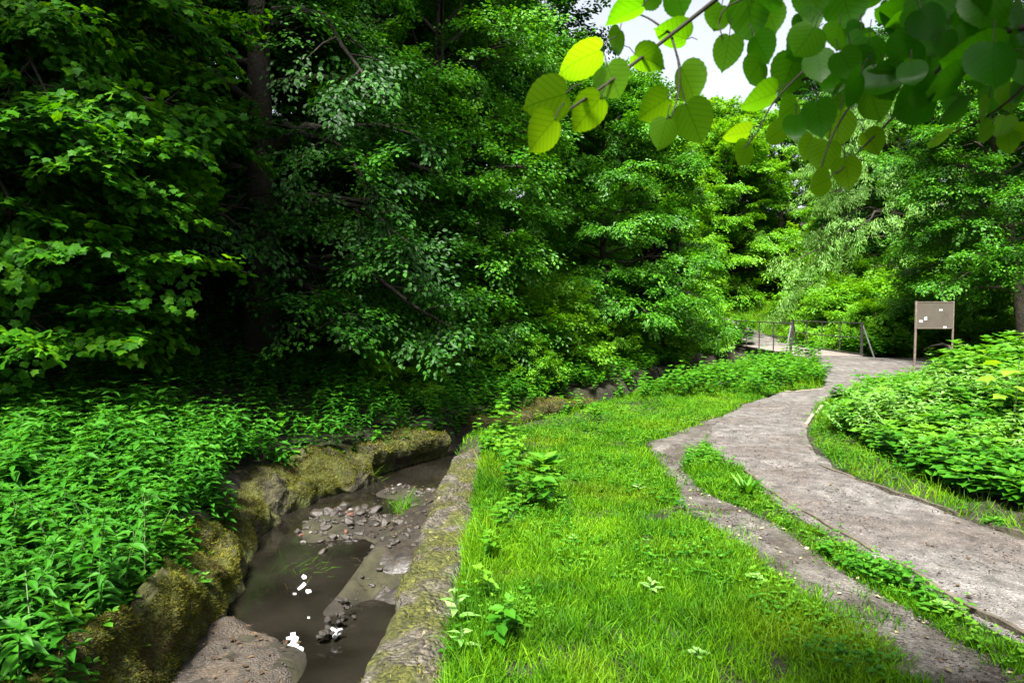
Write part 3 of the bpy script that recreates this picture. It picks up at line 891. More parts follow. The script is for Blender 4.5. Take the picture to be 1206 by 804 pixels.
def plant_meshes(lib, tmpl, mat, nm):
    out = []
    for k, (P, D, N, S, st) in enumerate(lib):
        g = Geo(); r = np.random.default_rng(800 + k)
        g.scatter(*tmpl, P, D, N, S, np.clip(np.linspace(.25, .7, len(P)) + r.normal(0, .12, len(P)), 0, 1))
        s = Geo(); s.tube(st, [.005, .0045, .004, .002], 4)
        out.append((g.mesh(nm, M[mat]), s.mesh('stem', M['green_stem'])))
    return out


NET_M = plant_meshes(NET, LANCE, 'nettle', 'leaves')
HSH_M = plant_meshes(HSH, LEAF6, 'herb', 'leaves')
HERB_M = plant_meshes(HERB, LEAF6, 'herb', 'leaves')


def stuff_plants(lib, tmpl, mat, pts, name, label, sc=(.75, 1.25), dark=None, lift=0.0, tl=.2, mul=1.0):
    g = Geo()
    n = len(pts)
    z = hgt(pts[:, 0], pts[:, 1]) + lift
    k = rng.integers(0, len(lib), n); rz = rng.uniform(0, 6.28, n); s = rng.uniform(*sc, n) * mul
    for q in range(len(lib)):
        idx = np.where(k == q)[0]
        if not len(idx): continue
        P, D, N, S, _ = lib[q]
        c, sn = np.cos(rz[idx]), np.sin(rz[idx])
        def rot(A):
            return np.stack([A[None, :, 0] * c[:, None] - A[None, :, 1] * sn[:, None], A[None, :, 0] * sn[:, None] + A[None, :, 1] * c[:, None], np.broadcast_to(A[None, :, 2], (len(idx), len(A)))], -1)
        PP = rot(P) * s[idx][:, None, None] + np.stack([pts[idx, 0], pts[idx, 1], z[idx]], -1)[:, None, :]
        tilt = rng.normal(0, tl, (len(idx), 1, 3)) * np.array([1, 1, 0])
        PP = PP + tilt * (P[None, :, 2:3])
        r0 = np.linspace(.25, .7, len(P))[None, :] + rng.normal(0, .08, (len(idx), 1)) + rng.normal(0, .12, (len(idx), len(P)))
        g.scatter(*tmpl, PP.reshape(-1, 3), rot(D).reshape(-1, 3), rot(N).reshape(-1, 3), (S[None, :] * s[idx][:, None]).ravel(), np.clip(r0, 0, 1).ravel())
    o = g.build(name, M[mat])
    return tag(o, label, 'plants', kind='stuff')


def individuals(meshes, pts, name, label, group, cat, sc=(.8, 1.25), mul=None):
    z = hgt(pts[:, 0], pts[:, 1])
    mul = np.ones(len(pts)) if mul is None else mul
    for q in range(len(pts)):
        lm, sm = meshes[int(rng.integers(len(meshes)))]
        o = link(name, sm, None, (pts[q, 0], pts[q, 1], z[q] - .01))
        o.rotation_euler = (rng.normal(0, .1), rng.normal(0, .1), rng.uniform(0, 6.28))
        s = rng.uniform(*sc) * mul[q]; o.scale = (s, s, s * rng.uniform(.9, 1.15))
        tag(o, label, cat, group)
        link('leaves', lm, o)


# left bank nettles
N_ = np.concatenate([sample(5200, -13, 2.5, 2.2, 17), sample(2600, -8, -2.5, 2.2, 9)])
dl0 = (xl(N_[:, 1]) - N_[:, 0])
k = (dl0 > .42 - .2 * sstep(6.2, 4.8, N_[:, 1]) + .30 * vnoise(N_, .9, 61)) & (dl0 < 8.5) & in_view(N_)
N_ = N_[k & (vnoise(N_, .8, 5) > -.75)]
d_ = np.hypot(N_[:, 0], N_[:, 1])
N_ = N_[np.argsort(d_)]
near = N_[:280]
individuals(NET_M, near, 'nettle_plant', 'upright nettle with pointed dark green leaves in the dense bed left of the mossy wall', 'nettles in the bed on the left bank', 'nettle')
stuff_plants(NET, LANCE, 'nettle', N_[280:], 'nettle_bed', 'dense bed of nettles spreading under the trees on the left bank', sc=(.75, 1.35))
# bright low plants along the near end of the left wall and behind the wall crest
B_ = sample(5600, -4.6, -1.9, 2.6, 6.0)
dlb = xl(B_[:, 1]) - B_[:, 0]
B_ = B_[(dlb > .14) & (dlb < 1.5) & in_view(B_) & (vnoise(B_, 1.2, 44) > -.5)][:1500]
stuff_plants(LOW, LEAF6, 'herb', B_, 'ground_cover', 'bright low plants growing along the near end of the mossy wall', sc=(.6, 1.25), lift=.05)

# right bank herbs
H_ = np.concatenate([sample(9000, 3.2, 16, 4.4, 21), sample(5000, 3.4, 9, 4.4, 14)])
dr0 = H_[:, 0] - xpr(H_[:, 1])
k = (dr0 > .42 + .25 * vnoise(H_, 1.1, 71)) & (dr0 < 9) & in_view(H_) & ~on_path(H_) & (H_[:, 1] < 20.3)
H_ = H_[k & ~((H_[:, 1] < 5.4) & (H_[:, 0] < 4.6))]
H_ = H_[np.argsort(np.hypot(H_[:, 0], H_[:, 1]))]
Hm = np.clip(.5 + .17 * (H_[:, 0] - xpr(H_[:, 1])), .4, 1.15) * np.where(H_[:, 1] > 13, .72, 1.0) * (1 + .45 * vnoise(H_, 1.1, 72))
Hq = rng.uniform(0, 1, len(H_)) + .5 * vnoise(H_, .9, 73) > .75
ki = np.where(Hm[:240] < .8)[0]; kj = np.where(Hm[:240] >= .8)[0]
individuals(HSH_M, H_[ki], 'herb_plant', 'low broad leaved herb at the front of the bed right of the gravel path', 'low herbs at the front of the right bed', 'herb', sc=(.8, 1.3))
individuals(HERB_M, H_[kj], 'herb_plant', 'taller broad leaved herb rising in the bed right of the gravel path', 'taller herbs in the right bed', 'herb', sc=(.8, 1.3), mul=Hm[kj])
k = np.arange(len(H_)) >= 240
kl = k & ~Hq & (Hm < .8)
stuff_plants(HSH, LEAF6, 'herb', H_[kl], 'herb_bed', 'low front of the bed of broad leaved herbs on the right bank', sc=(.8, 1.4))
kl = k & ~Hq & (Hm >= .8)
stuff_plants(HERB, LEAF6, 'herb', H_[kl], 'herb_bed', 'dense bed of broad leaved herbs on the right bank', sc=(.8, 1.5), mul=Hm[kl])
stuff_plants(NET, LANCE, 'herb_pale', H_[k & Hq], 'herb_bed', 'paler narrow leaved herbs mixed into the bed on the right bank', sc=(.7, 1.35), mul=Hm[k & Hq])

# herbs along the lawn beside the concrete wall and on the stream bank further back
E_ = sample(3000, -.8, 9, 3.2, 23)
de = (E_[:, 0] - xr(E_[:, 1])) * .75
k = (((de > .42) | (E_[:, 1] > 8)) & (de > -.05) & (de < .75 + .35 * vnoise(E_, 1.0, 81)) & (vnoise(E_, .9, 82) > -.45) & ~on_path(E_) & in_view(E_))
k &= (E_[:, 1] < 8) & (de > .44) | (E_[:, 1] >= 8) & (vnoise(E_, .5, 83) > -.2)
E_ = E_[k][:900]
stuff_plants(HERB, LEAF6, 'herb', E_, 'bank_plants', 'leafy plants along the lawn edge beside the stream wall', sc=(.45, .95))
# bank further back, near the bridge
E2 = sample(2600, 4, 10, 15.5, 25)
de = (E2[:, 0] - xr(E2[:, 1]))
k = (de > -.3) & (de < 2.8) & ~on_path(E2) & (vnoise(E2, .6, 91) > -.35)
E2 = E2[k]
E2m = np.where((E2[:, 1] > 19.8) & (E2[:, 0] > 6.8), .5, 1.0)
stuff_plants(HERB, LEAF6, 'herb', E2, 'bank_plants', 'leafy plants on the bank in front of the footbridge', sc=(.4, .85), mul=E2m)

# undergrowth over the rest of the valley: bigger leaves, thinner
U = np.concatenate([sample(5000, -22, 6, 13, 45), sample(5200, 9, 34, 20, 60), sample(2500, -6, 8, 13, 27), sample(1500, 9, 20, 20, 30)])
k = (in_view(U, .1)) & ~on_path(U)
ins = (U[:, 0] > xl(U[:, 1]) - .2) & (U[:, 0] < xr(U[:, 1]) + .2)
U = U[k & ~ins & ~((U[:, 0] > 12) & (U[:, 0] < 20) & (U[:, 1] > 28) & (U[:, 1] < 50))]
Um = np.clip((np.hypot(U[:, 0], U[:, 1]) - 10) / 22, .45, 1.0)
stuff_plants(HERB, CLUMP, 'elm', U, 'undergrowth', 'undergrowth covering the wooded slopes', sc=(1.2, 2.4), mul=Um)
# ivy-like greenery hanging on both stream banks
S_ = sample(4600, -3.2, 9, 8.8, 24)
a1 = xl(S_[:, 1]) - S_[:, 0]
S_ = S_[(a1 > -.28) & (a1 < .75) & ((S_[:, 1] > 16) & (S_[:, 1] < 24) | (a1 > .32))]
stuff_plants(HERB, LEAF6, 'elm', S_, 'bank_plants', 'leafy plants overhanging the far bank of the stream', sc=(.5, 1.1))

# ------------------------------------------------------------------ grass
def grass_geo(P, Lr, width, lean=.35, zoff=0.0, mul=1.0):
    g = Geo()
    n = len(P)
    z = hgt(P[:, 0], P[:, 1]) - .01 + zoff
    k = rng.integers(0, 4, n)
    a = rng.uniform(0, 6.28, n)
    D = np.stack([rng.normal(0, lean, n), rng.normal(0, lean, n), np.ones(n)], 1)
    N = np.stack([np.cos(a), np.sin(a), np.zeros(n)], 1)
    Ln = mul * rng.uniform(Lr[0], Lr[1], n) * (1 + .45 * vnoise(P, 1.4, 17) + .4 * vnoise(P, 6, 18))
    wd = width if np.ndim(width) else np.full(n, width)
    rn = np.clip(rng.beta(1.3, 1.6, n) + .28 * vnoise(P, .8, 19) + .3 * vnoise(P, 5, 20), 0, 1)
    B = np.concatenate([P, z[:, None]], 1)
    for q in range(4):
        i = k == q
        g.scatter(*BLADES[q], B[i], D[i], N[i], Ln[i], rn[i], W=wd[i] * rng.uniform(.7, 1.3, i.sum()))
    return g


def lawn_mask(P):
    return (P[:, 0] > xr(P[:, 1]) + np.where(P[:, 1] < 8.2, .36, -.05)) & ~on_path(P) & in_view(P)


lawn = []
for (n, y0, y1, x1) in ((95000, 2.5, 4.2, 3.4), (90000, 4.2, 6.5, 3.0), (75000, 6.5, 10, 3.2), (60000, 10, 15, 6.5), (45000, 15, 23.5, 10.0)):
    P = sample(n, -.8, x1, y0, y1)
    P = P[lawn_mask(P)]
    inD = poly_in(P + rng.normal(0, .05, P.shape), POLY_D)
    thin = vnoise(P, 3.0, 29) > .25
    P = P[~inD | (thin & (rng.uniform(0, 1, len(P)) < .16))]
    wear = sstep(.15, .75, vnoise(P, .9, 31) + .6 * sstep(1.3, 2.1, P[:, 0]) * sstep(5.2, 3.4, P[:, 1]))
    P = P[rng.uniform(0, 1, len(P)) > .5 * wear]
    P = P[rng.uniform(0, 1, len(P)) > .8 * sstep(.5, .75, vnoise(P, 7, 32))]
    lawn.append(P)
lawn = np.concatenate(lawn)
dist = np.hypot(lawn[:, 0], lawn[:, 1])
g = grass_geo(lawn, (.035, .10), .0036 + .00075 * dist)
tag(g.build('grass', M['grass']), 'bright green grass of the lawn between stream and path', 'grass', kind='stuff')
# long grass: verge by the path bend, tufts along the kerb and the wall
V_ = sample(26000, 5.0, 10.4, 14.2, 23)
V_ = V_[~on_path(V_) & (V_[:, 0] > xr(V_[:, 1]) + .2) & (vnoise(V_, .7, 33) > -.2)]
Rg = sample(70000, 3.0, 9.5, 4.9, 15)
drg = Rg[:, 0] - xpr(Rg[:, 1])
Rg = Rg[(drg > .02) & (drg < .7 + .3 * vnoise(Rg, 1, 7)) & ~on_path(Rg) & in_view(Rg)]
Kb = sample(30000, 1.2, 2.75, 2.8, 8.6)
Kb = Kb[~on_path(Kb) & ~poly_in(Kb, POLY_D) & (Kb[:, 0] > np.interp(Kb[:, 1], [p[1] for p in dr_[::-1]], [p[0] for p in dr_[::-1]]) - .02) & (vnoise(Kb, 2.2, 35) > -.35)]
Wg = sample(9000, -.75, -.1, 2.6, 9)
Wg = Wg[(Wg[:, 0] > -.36)]
Fg = sample(26000, 12.4, 26, 28.5, 52); Fg = Fg[~on_path(Fg)]
T_ = np.concatenate([V_, Rg, Kb, Wg])
Tm = np.concatenate([np.ones(len(V_)), np.full(len(Rg), .8), np.full(len(Kb), .5), np.ones(len(Wg))])
g = grass_geo(T_, (.06, .19), .0035 + .0007 * np.hypot(T_[:, 0], T_[:, 1]), lean=.3, mul=Tm)
tag(g.build('long_grass', M['grass']), 'longer grass along the verges and the edging', 'grass', kind='stuff')
g = grass_geo(Fg, (.3, .6), .03, lean=.4)
tag(g.build('meadow_grass', M['grass']), 'sunlit meadow grass on the slope beyond the footbridge', 'grass', kind='stuff')

# small leaves among the lawn grass
C_ = sample(13000, -.4, 5.5, 2.6, 14)
C_ = C_[lawn_mask(C_) & ~poly_in(C_, POLY_D) & (vnoise(C_, 1.1, 37) > -.25)]
stuff_plants([herb_plant(900 + k, .05 + .012 * k, 2, None, .034, 2, .2, 3) for k in range(4)], LEAF6, 'herb', C_, 'clover', 'small leafy weeds mixed into the lawn', sc=(.7, 1.4))
# weeds in the strip beside the edging
K2 = sample(1500, 1.3, 2.75, 2.8, 8.4)
K2 = K2[~on_path(K2) & ~poly_in(K2, POLY_D) & (K2[:, 0] > np.interp(K2[:, 1], [p[1] for p in dr_[::-1]], [p[0] for p in dr_[::-1]])) & (vnoise(K2, 2.0, 39) > .15)][:120]
stuff_plants(LOW, LEAF6, 'herb', K2, 'edging_weeds', 'leafy weeds growing along the path edging', sc=(.4, .85))

# ------------------------------------------------------------------ single weeds on the lawn
def weed(px, py, label, n=7, ll=.10, H=.12, mat='weed', tmpl=LANCE, seed=0, name='weed_plant', up=.35, cat='weed'):
    x, y = G(px, py)
    r = np.random.default_rng(seed)
    root = empty(name, (x, y, h1(x, y)))
    tag(root, label, cat)
    g = Geo(); P, D, N, S = [], [], [], []
    for k in range(n):
        a = k * 2.4 + r.uniform(-.3, .3); f = 1 - .5 * k / n
        u = up * r.uniform(.5, 1.3)
        d = np.array([math.cos(a), math.sin(a), u])
        P.append((0, 0, H * (.35 + .65 * k / n))); D.append(d); N.append((-d[0] * u, -d[1] * u, 1)); S.append(ll * f * r.uniform(.8, 1.2))
    g.scatter(*tmpl, P, D, N, S, r.uniform(.3, 1, n))
    g.build('leaves', M[mat], root)
    s = Geo(); s.tube([(0, 0, -.02), (.004, 0, H * .5), (0, .004, H)], [.005, .004, .003], 5); s.build('stem', M['green_stem'], root)
    return root


weed(641, 560, 'large dark docks clump standing in the upper lawn', 11, .30, .22, 'herb', LEAF6, 1, 'burdock_plant', .45, 'burdock')
weed(537, 742, 'pale slender weed beside the concrete wall at the bottom of the lawn', 8, .13, .26, 'weed', LANCE, 2)
weed(543, 775, 'short pale weed lowest beside the concrete wall', 6, .10, .14, 'weed', LANCE, 3)
weed(766, 703, 'pale star shaped weed in the middle of the lower lawn', 8, .09, .12, 'weed', LANCE, 4)
weed(822, 782, 'pale rosette weed at the bottom of the lawn', 8, .07, .07, 'weed', LEAF6, 5)
weed(890, 692, 'pale leafed weed on the lawn edge by the dirt track', 9, .085, .08, 'weed', LEAF6, 6)
weed(752, 580, 'small light weed in the upper lawn below the trodden patch', 6, .09, .10, 'weed', LANCE, 7)
weed(676, 640, 'white tinged small weed in the centre of the lawn', 7, .06, .07, 'weed', LEAF6, 8)
weed(1032, 672, 'broad leaved plantain by the middle of the timber edging', 10, .10, .07, 'herb', LEAF6, 9, 'plantain', .4, 'plantain')
weed(1110, 725, 'broad leaved plantain by the near end of the timber edging', 10, .10, .07, 'weed', LEAF6, 10, 'plantain', .4, 'plantain')
weed(880, 585, 'tall grass tuft at the far end of the timber edging', 16, .24, .06, 'herb', NARROW, 11, 'grass_tuft', 1.6, 'tuft')
weed(1170, 618, 'low weed at the right path edge near the frame', 9, .10, .06, 'herb', LEAF6, 12, 'weed_plant', .3)
weed(500, 690, 'bright green leafy weed leaning over the concrete wall', 7, .12, .12, 'herb', LEAF6, 13, 'weed_plant', .4)
weed(700, 500, 'leafy tall weeds clump at the stream side of the upper lawn', 14, .26, .3, 'herb', LANCE, 14, 'weed_plant', .5)

# young maple at the right edge
def sapling():
    x, y = 5.6, 7.6
    root = empty('maple_sapling', (x, y, h1(x, y)))
    tag(root, 'young maple with big flat leaves among the herbs at the right edge', 'sapling')
    r = np.random.default_rng(5)
    g = Geo(); P, D, N, S = [], [], [], []
    s = Geo(); s.tube([(0, 0, 0), (.03, -.02, .5), (.02, -.06, .95)], [.012, .009, .005], 5)
    for k in range(16):
        a = k * 2.4; f = .4 + .6 * k / 16
        d = np.array([math.cos(a), math.sin(a), .1])
        o = np.array([.02, -.05 * f, .95 * f])
        e = o + d * r.uniform(.10, .24)
        s.tube([o, e], [.003, .002], 3, cap=False)
        P.append(e); D.append(d + np.array([0, 0, -.3])); N.append((r.normal(0, .25), r.normal(0, .25) - .2, 1)); S.append(r.uniform(.14, .22))
    g.scatter(*MAPLE, P, D, N, S, r.uniform(.4, 1, len(P)))
    g.build('leaves', M['bright'], root); s.build('stem', M['green_stem'], root)


sapling()

# ------------------------------------------------------------------ stream walls
def wall_strip(line, prof, name, mat, label, cat, n, jitter=.03, cap=True, seed=0):
    """profile points (offset to the left normal, z) swept along a line on the ground plan"""
    C = resample(line, n)
    T = np.gradient(C, axis=0); T /= np.linalg.norm(T, axis=1, keepdims=True)
    Nn = np.stack([-T[:, 1], T[:, 0]], 1)
    u = np.linspace(0, 1, n)
    rows = []
    for i in range(n):
        pf = prof(u[i])
        rows.append([(C[i, 0] + Nn[i, 0] * o, C[i, 1] + Nn[i, 1] * o, z) for o, z in pf])
    P = np.array(rows)
    # outward-ish displacement
    dX = fbm(P.reshape(-1, 3), 3.0, seed, 4).reshape(P.shape[:2]); dY = fbm(P.reshape(-1, 3), 3.0, seed + 20, 4).reshape(P.shape[:2])
    P[..., 2] += dX * jitter
    P[..., :2] += (Nn[:, None, :] * (dY * jitter)[..., None])
    return P


def dens(pf, step):
    pf = np.asarray(pf, float)
    d = np.r_[0, np.cumsum(np.linalg.norm(np.diff(pf, axis=0), axis=1))]
    s = np.linspace(0, d[-1], int(2.4 / step))
    return np.stack([np.interp(s, d, pf[:, 0]), np.interp(s, d, pf[:, 1])], 1)


# right: long narrow concrete wall, its top level with the lawn
def prof_r(u):
    return dens([(.02, -1.1), (.015, -.10), (-.02, -.045), (-.18, -.025), (-.34, -.035), (-.385, -.07), (-.39, -.6)], .03)


Pw = wall_strip([(-.70, 1.2), (-.71, 4.5), (-.74, 6.8), (-.70, 8.0), (-.55, 8.6)], prof_r, '', None, '', '', 210, .032, seed=3)
nprof = Pw.shape[1]
tmp = fbm(Pw.reshape(-1, 3), 14, 8, 3).reshape(Pw.shape[:2])
Pw[..., 2] += tmp * .016
g = Geo(); g.grid(Pw)
for e in (0, -1):
    g.faces(Pw[e], [tuple(range(nprof))])
cw = g.build('concrete_wall', M['concrete'], smooth=True)
tag(cw, 'long narrow weathered concrete wall between the stream and the lawn', 'wall')


def moss_on(P, n, size, mat, parent, seed, name='moss', mask=None, tmpl=None, upw=.5, dry=False, down=0.0):
    r = np.random.default_rng(seed)
    a, b = P.shape[0] - 1, P.shape[1] - 1
    i = r.integers(0, a, n); j = r.integers(0, b, n); s, t = r.uniform(0, 1, n), r.uniform(0, 1, n)
    def at(ii, jj): return P[ii, jj]
    p = (at(i, j) * ((1 - s) * (1 - t))[:, None] + at(i + 1, j) * (s * (1 - t))[:, None] + at(i, j + 1) * ((1 - s) * t)[:, None] + at(i + 1, j + 1) * (s * t)[:, None])
    nn = np.cross(at(i + 1, j) - at(i, j), at(i, j + 1) - at(i, j)); nn /= (np.linalg.norm(nn, axis=1, keepdims=True) + 1e-9)
    nn = np.where((nn[:, 2] < -.2)[:, None], -nn, nn)
    if mask is not None:
        k = mask(p, nn); p, nn = p[k], nn[k]
    m = len(p)
    D = nn + r.normal(0, upw, (m, 3)) + np.array([0, 0, -down])
    g = Geo()
    q = r.integers(0, 4, m)
    for w in range(4):
        k = q == w
        g.scatter(*(tmpl or BLADES[w]), p[k] - nn[k] * .006, D[k], r.normal(0, 1, (k.sum(), 3)), size * r.uniform(.5, 1.5, k.sum()),
                  np.clip(r.beta(2, 2, k.sum()) + .3 * fbm(p[k], 2.5, 77, 3), 0, 1), W=size * .22 * r.uniform(.6, 1.4, k.sum()))
    return g.build(name, M[mat], parent)


moss_on(Pw, 42000, .022, 'moss', cw, 1, mask=lambda p, nn: (nn[:, 2] > .2) & (p[:, 2] > -.2) & (np.abs(nn[:, 2]) > 0) & (fbm(p, 2.6, 55, 4) + .35 * np.abs((p[:, 0] + .54) / .2) - .25 * sstep(4, 9, p[:, 1]) > .22))


# left: rounded mossy wall leaning back from the water
def lwall(u, top=-.30, foot=-1.0, back=.75, wv=0.0):
    return dens([(.0, foot), (.03, -.75), (.14 * back, -.62), (back * (.3 + .12 * math.sin(9 * u + wv)), -.46), (back * .58, top - .02), (back * .8, top + .05), (back, top), (back + .25, top - .25)], .04)


LW = [(-2.12, 2.0), (-2.2, 3.4), (-2.28, 4.8), (-2.42, 6.1), (-2.68, 7.2), (-2.72, 8.1), (-2.45, 8.9), (-2.12, 9.4), (-1.95, 9.7)]


def prof_l(u):
    top = -.26 + .10 * math.sin(u * 6.0 + .6) - .18 * max(0, (u - .86) / .14) ** 2
    if .40 < u < .55: top -= .0 * math.sin((u - .40) / .15 * math.pi)
    wd = .30 + .40 * float(sstep(.25, .60, u)) + .04 * math.sin(u * 11)
    return lwall(u, top, back=wd, wv=1.3)


Pl = wall_strip(LW, prof_l, '', None, '', '', 200, .10, seed=31)
Pl[..., 2] += .022 * fbm(Pl.reshape(-1, 3), 11, 35, 3).reshape(Pl.shape[:2])
nl = Pl.shape[1]
g = Geo(); g.grid(Pl)
for e in (0, -1): g.faces(Pl[e], [tuple(range(nl))])
lw = g.build('mossy_wall', M['mossy_stone'], smooth=True)
tag(lw, 'rounded old wall thick with olive moss curving along the left of the stream', 'wall')
moss_on(Pl, 190000, .026, 'moss', lw, 2, mask=lambda p, nn: (p[:, 2] > -.72 + .18 * fbm(p, 2, 3, 3)) & (fbm(p, 1.8, 66, 4) > -.62), down=.25, upw=.55)

# broken stubs of the same wall further up the stream
def stub(line, top, back, name, label, seed, n=60, moss=9000):
    def pf(u):
        t = top + .05 * math.sin(u * 9 + seed)
        return dens([(.12, -1.0), (.14, -.74), (.03, -.62), (.0, t - .10), (.08, t), (back, t + .04), (back + .15, t - .3)], .05)
    P = wall_strip(line, pf, '', None, '', '', n, .06, seed=seed)
    g = Geo(); g.grid(P)
    for e in (0, -1): g.faces(P[e], [tuple(range(P.shape[1]))])
    o = g.build(name, M['mossy_stone'], smooth=True); tag(o, label, 'wall')
    moss_on(P, moss, .05, 'moss', o, seed, mask=lambda p, nn: (nn[:, 2] > .25) & (p[:, 2] > -.55), down=.1)
    return o


stub([(-2.02, 9.95), (-1.62, 10.65), (-1.05, 11.45)], -.36, .45, 'wall_stub', 'short dark broken wall stub undercut by the stream beyond the bend', 71, 40, 5000)
stub([(-.5, 12.3), (.42, 13.5), (1.42, 14.9), (1.95, 15.7)], -.34, .7, 'mossy_wall', 'low flat topped mossy wall across the stream from the upper lawn', 72, 70, 12000)

# ------------------------------------------------------------------ stones, litter, white flecks in the stream
def rock_mesh(name, mat, seed, sq=(1, 1, .6), ang=.28):
    bm = bmesh.new()
    bmesh.ops.create_icosphere(bm, subdivisions=3, radius=1.0)
    V = np.array([v.co[:] for v in bm.verts])
    r = np.random.default_rng(seed)
    f = 1 + ang * fbm(V, 1.1, seed, 3)
    for k in range(7):
        nrm = r.normal(0, 1, 3); nrm /= np.linalg.norm(nrm); c = r.uniform(.6, .9)
        d = V @ nrm
        V = np.where((d > c)[:, None], V - nrm[None] * (d - c)[:, None] * .9, V)
    V = V * f[:, None] * np.array(sq)
    for v, c in zip(bm.verts, V): v.co = c
    me = bpy.data.meshes.new(name); bm.to_mesh(me); bm.free()
    me.materials.append(mat)
    me.polygons.foreach_set('use_smooth', np.ones(len(me.polygons), bool))
    return me


ROCK = [rock_mesh('stone', M['stone'], 10 + k, (1, .8, .55)) for k in range(4)]
ROCKP = [rock_mesh('stone', M['pale_stone'], 20 + k, (1, .75, .5)) for k in range(2)]
ROCKD = [rock_mesh('stone', M['mud'], 40 + k, (1, .8, .55)) for k in range(3)]
ROCKB = [rock_mesh('brick_rubble', M['brick'], 30 + k, (1, .62, .45), .12) for k in range(2)]


def stone(me, x, y, s, name, label, group, cat='stone', z=None):
    o = link(name, me, None, (x, y, (h1(x, y) + s * .15) if z is None else z))
    o.rotation_euler = (rng.normal(0, .25), rng.normal(0, .25), rng.uniform(0, 6.28)); o.scale = (s, s * rng.uniform(.8, 1.2), s * rng.uniform(.8, 1.2))
    return tag(o, label, cat, group)


for k in range(240):
    x, y = rng.normal(-1.95, .40), rng.normal(7.95, .62)
    if x < xl(y) + .15: continue
    stone(ROCK[k % 4], x, y, float(rng.gamma(2.0, .013)) + .014, 'stone', 'wet brown stone in the rubble bar across the stream', 'stones of the rubble bar')
for k in range(14):
    x, y = rng.normal(-1.95, .38), rng.normal(7.8, .55)
    stone(ROCKP[k % 2], x, y, rng.uniform(.015, .04), 'stone', 'pale grey pebble among the brown rubble of the stream', 'pale stones of the rubble bar')
for k in range(9):
    x, y = rng.normal(-2.0, .36), rng.normal(8.1, .45)
    stone(ROCKB[k % 2], x, y, rng.uniform(.03, .06), 'brick_rubble', 'reddish piece of brick among the stones of the stream', 'brick pieces in the rubble', 'brick')
for k in range(85):
    x, y = -.9 - abs(rng.normal(0, .22)), rng.uniform(5.6, 8.8)
    stone(ROCK[k % 4], x, y, rng.uniform(.012, .045), 'stone', 'small dark stone on the mud ledge below the concrete wall', 'stones of the mud ledge')
for k in range(26):
    x, y = rng.normal(-1.55, .3), rng.normal(9.3, .45)
    stone((ROCK + ROCKP)[k % 6], x, y, rng.uniform(.02, .06), 'stone', 'stone in the shallow water where the stream bends', 'stones at the stream bend')
for k in range(16):
    x, y = rng.uniform(-1.95, -1.5), rng.uniform(4.2, 4.8)
    stone(ROCK[k % 4], x, y, rng.uniform(.006, .02), 'stone', 'pebble lying on the pale slab at the near end of the stream', 'pebbles on the slab')

# leaf litter: flat brown leaves on the mud, slab, path and track
def litter(n, x0, x1, y0, y1, mask, name, label, size=.05, lift=.012, mat='brown_leaf'):
    P = sample(n, x0, x1, y0, y1); P = P[mask(P)]
    m = len(P)
    z = hgt(P[:, 0], P[:, 1]) + lift
    a = rng.uniform(0, 6.28, m)
    D = np.stack([np.cos(a), np.sin(a), rng.normal(0, .2, m)], 1); N = np.stack([rng.normal(0, .25, m), rng.normal(0, .25, m), np.ones(m)], 1)
    g = Geo(); g.scatter(*LEAF6, np.concatenate([P, z[:, None]], 1), D, N, size * rng.uniform(.5, 1.4, m), rng.uniform(0, 1, m))
    return tag(g.build(name, M[mat]), label, 'litter', kind='stuff')


litter(500, -2.5, -.8, 4.0, 9.5, lambda P: (hgt(P[:, 0], P[:, 1]) > -.80) & (vnoise(P, 1.3, 3) > -.2), 'leaf_litter', 'brown dead leaves on the mud of the stream bed', .042, .03)
litter(420, 1.5, 4.6, 2.8, 12, lambda P: on_path(P) | poly_in(P, POLY_D), 'leaf_litter', 'scraps of dead leaf scattered on the path and dirt track', .03, .028)
litter(260, 1.5, 3.0, 2.8, 7, lambda P: poly_in(P, POLY_D), 'straw_litter', 'pale straw bits scattered on the dirt track', .03, .022, 'dry')

# gravel on the path: tiny stones, nobody could count them
def gravel(P, s, name, label, mat, lift):
    m = len(P); z = hgt(P[:, 0], P[:, 1]) + lift
    oct_v = [(0, 0, .6), (1, 0, 0), (0, 1, 0), (-1, 0, 0), (0, -1, 0), (0, 0, -.5)]
    oct_f = [(0, 1, 2), (0, 2, 3), (0, 3, 4), (0, 4, 1), (5, 2, 1), (5, 3, 2), (5, 4, 3), (5, 1, 4)]
    a = rng.uniform(0, 6.28, m)
    g = Geo(); g.scatter(oct_v, oct_f, np.concatenate([P, z[:, None]], 1), np.stack([np.cos(a), np.sin(a), rng.normal(0, .3, m)], 1), np.tile([0, 0, 1.0], (m, 1)), s * rng.gamma(3, .33, m), rng.uniform(0, 1, m))
    return tag(g.build(name, M[mat]), label, 'gravel', kind='stuff')


Gp = sample(30000, 1.9, 5.0, 3.0, 13); Gp = Gp[poly_in(Gp, POLY_PATH) & in_view(Gp)]
Gp = Gp[rng.uniform(0, 1, len(Gp)) < .25 + .75 * sstep(9, 4, Gp[:, 1])][:9000]
gravel(Gp, .0055, 'gravel', 'fine gravel grains on the path', 'path', .022)
Gd = sample(9000, 1.4, 2.8, 2.8, 8); Gd = Gd[poly_in(Gd, POLY_D)]
gravel(Gd[:2600], .006, 'gravel', 'small stones on the dirt track', 'dirt', .014)

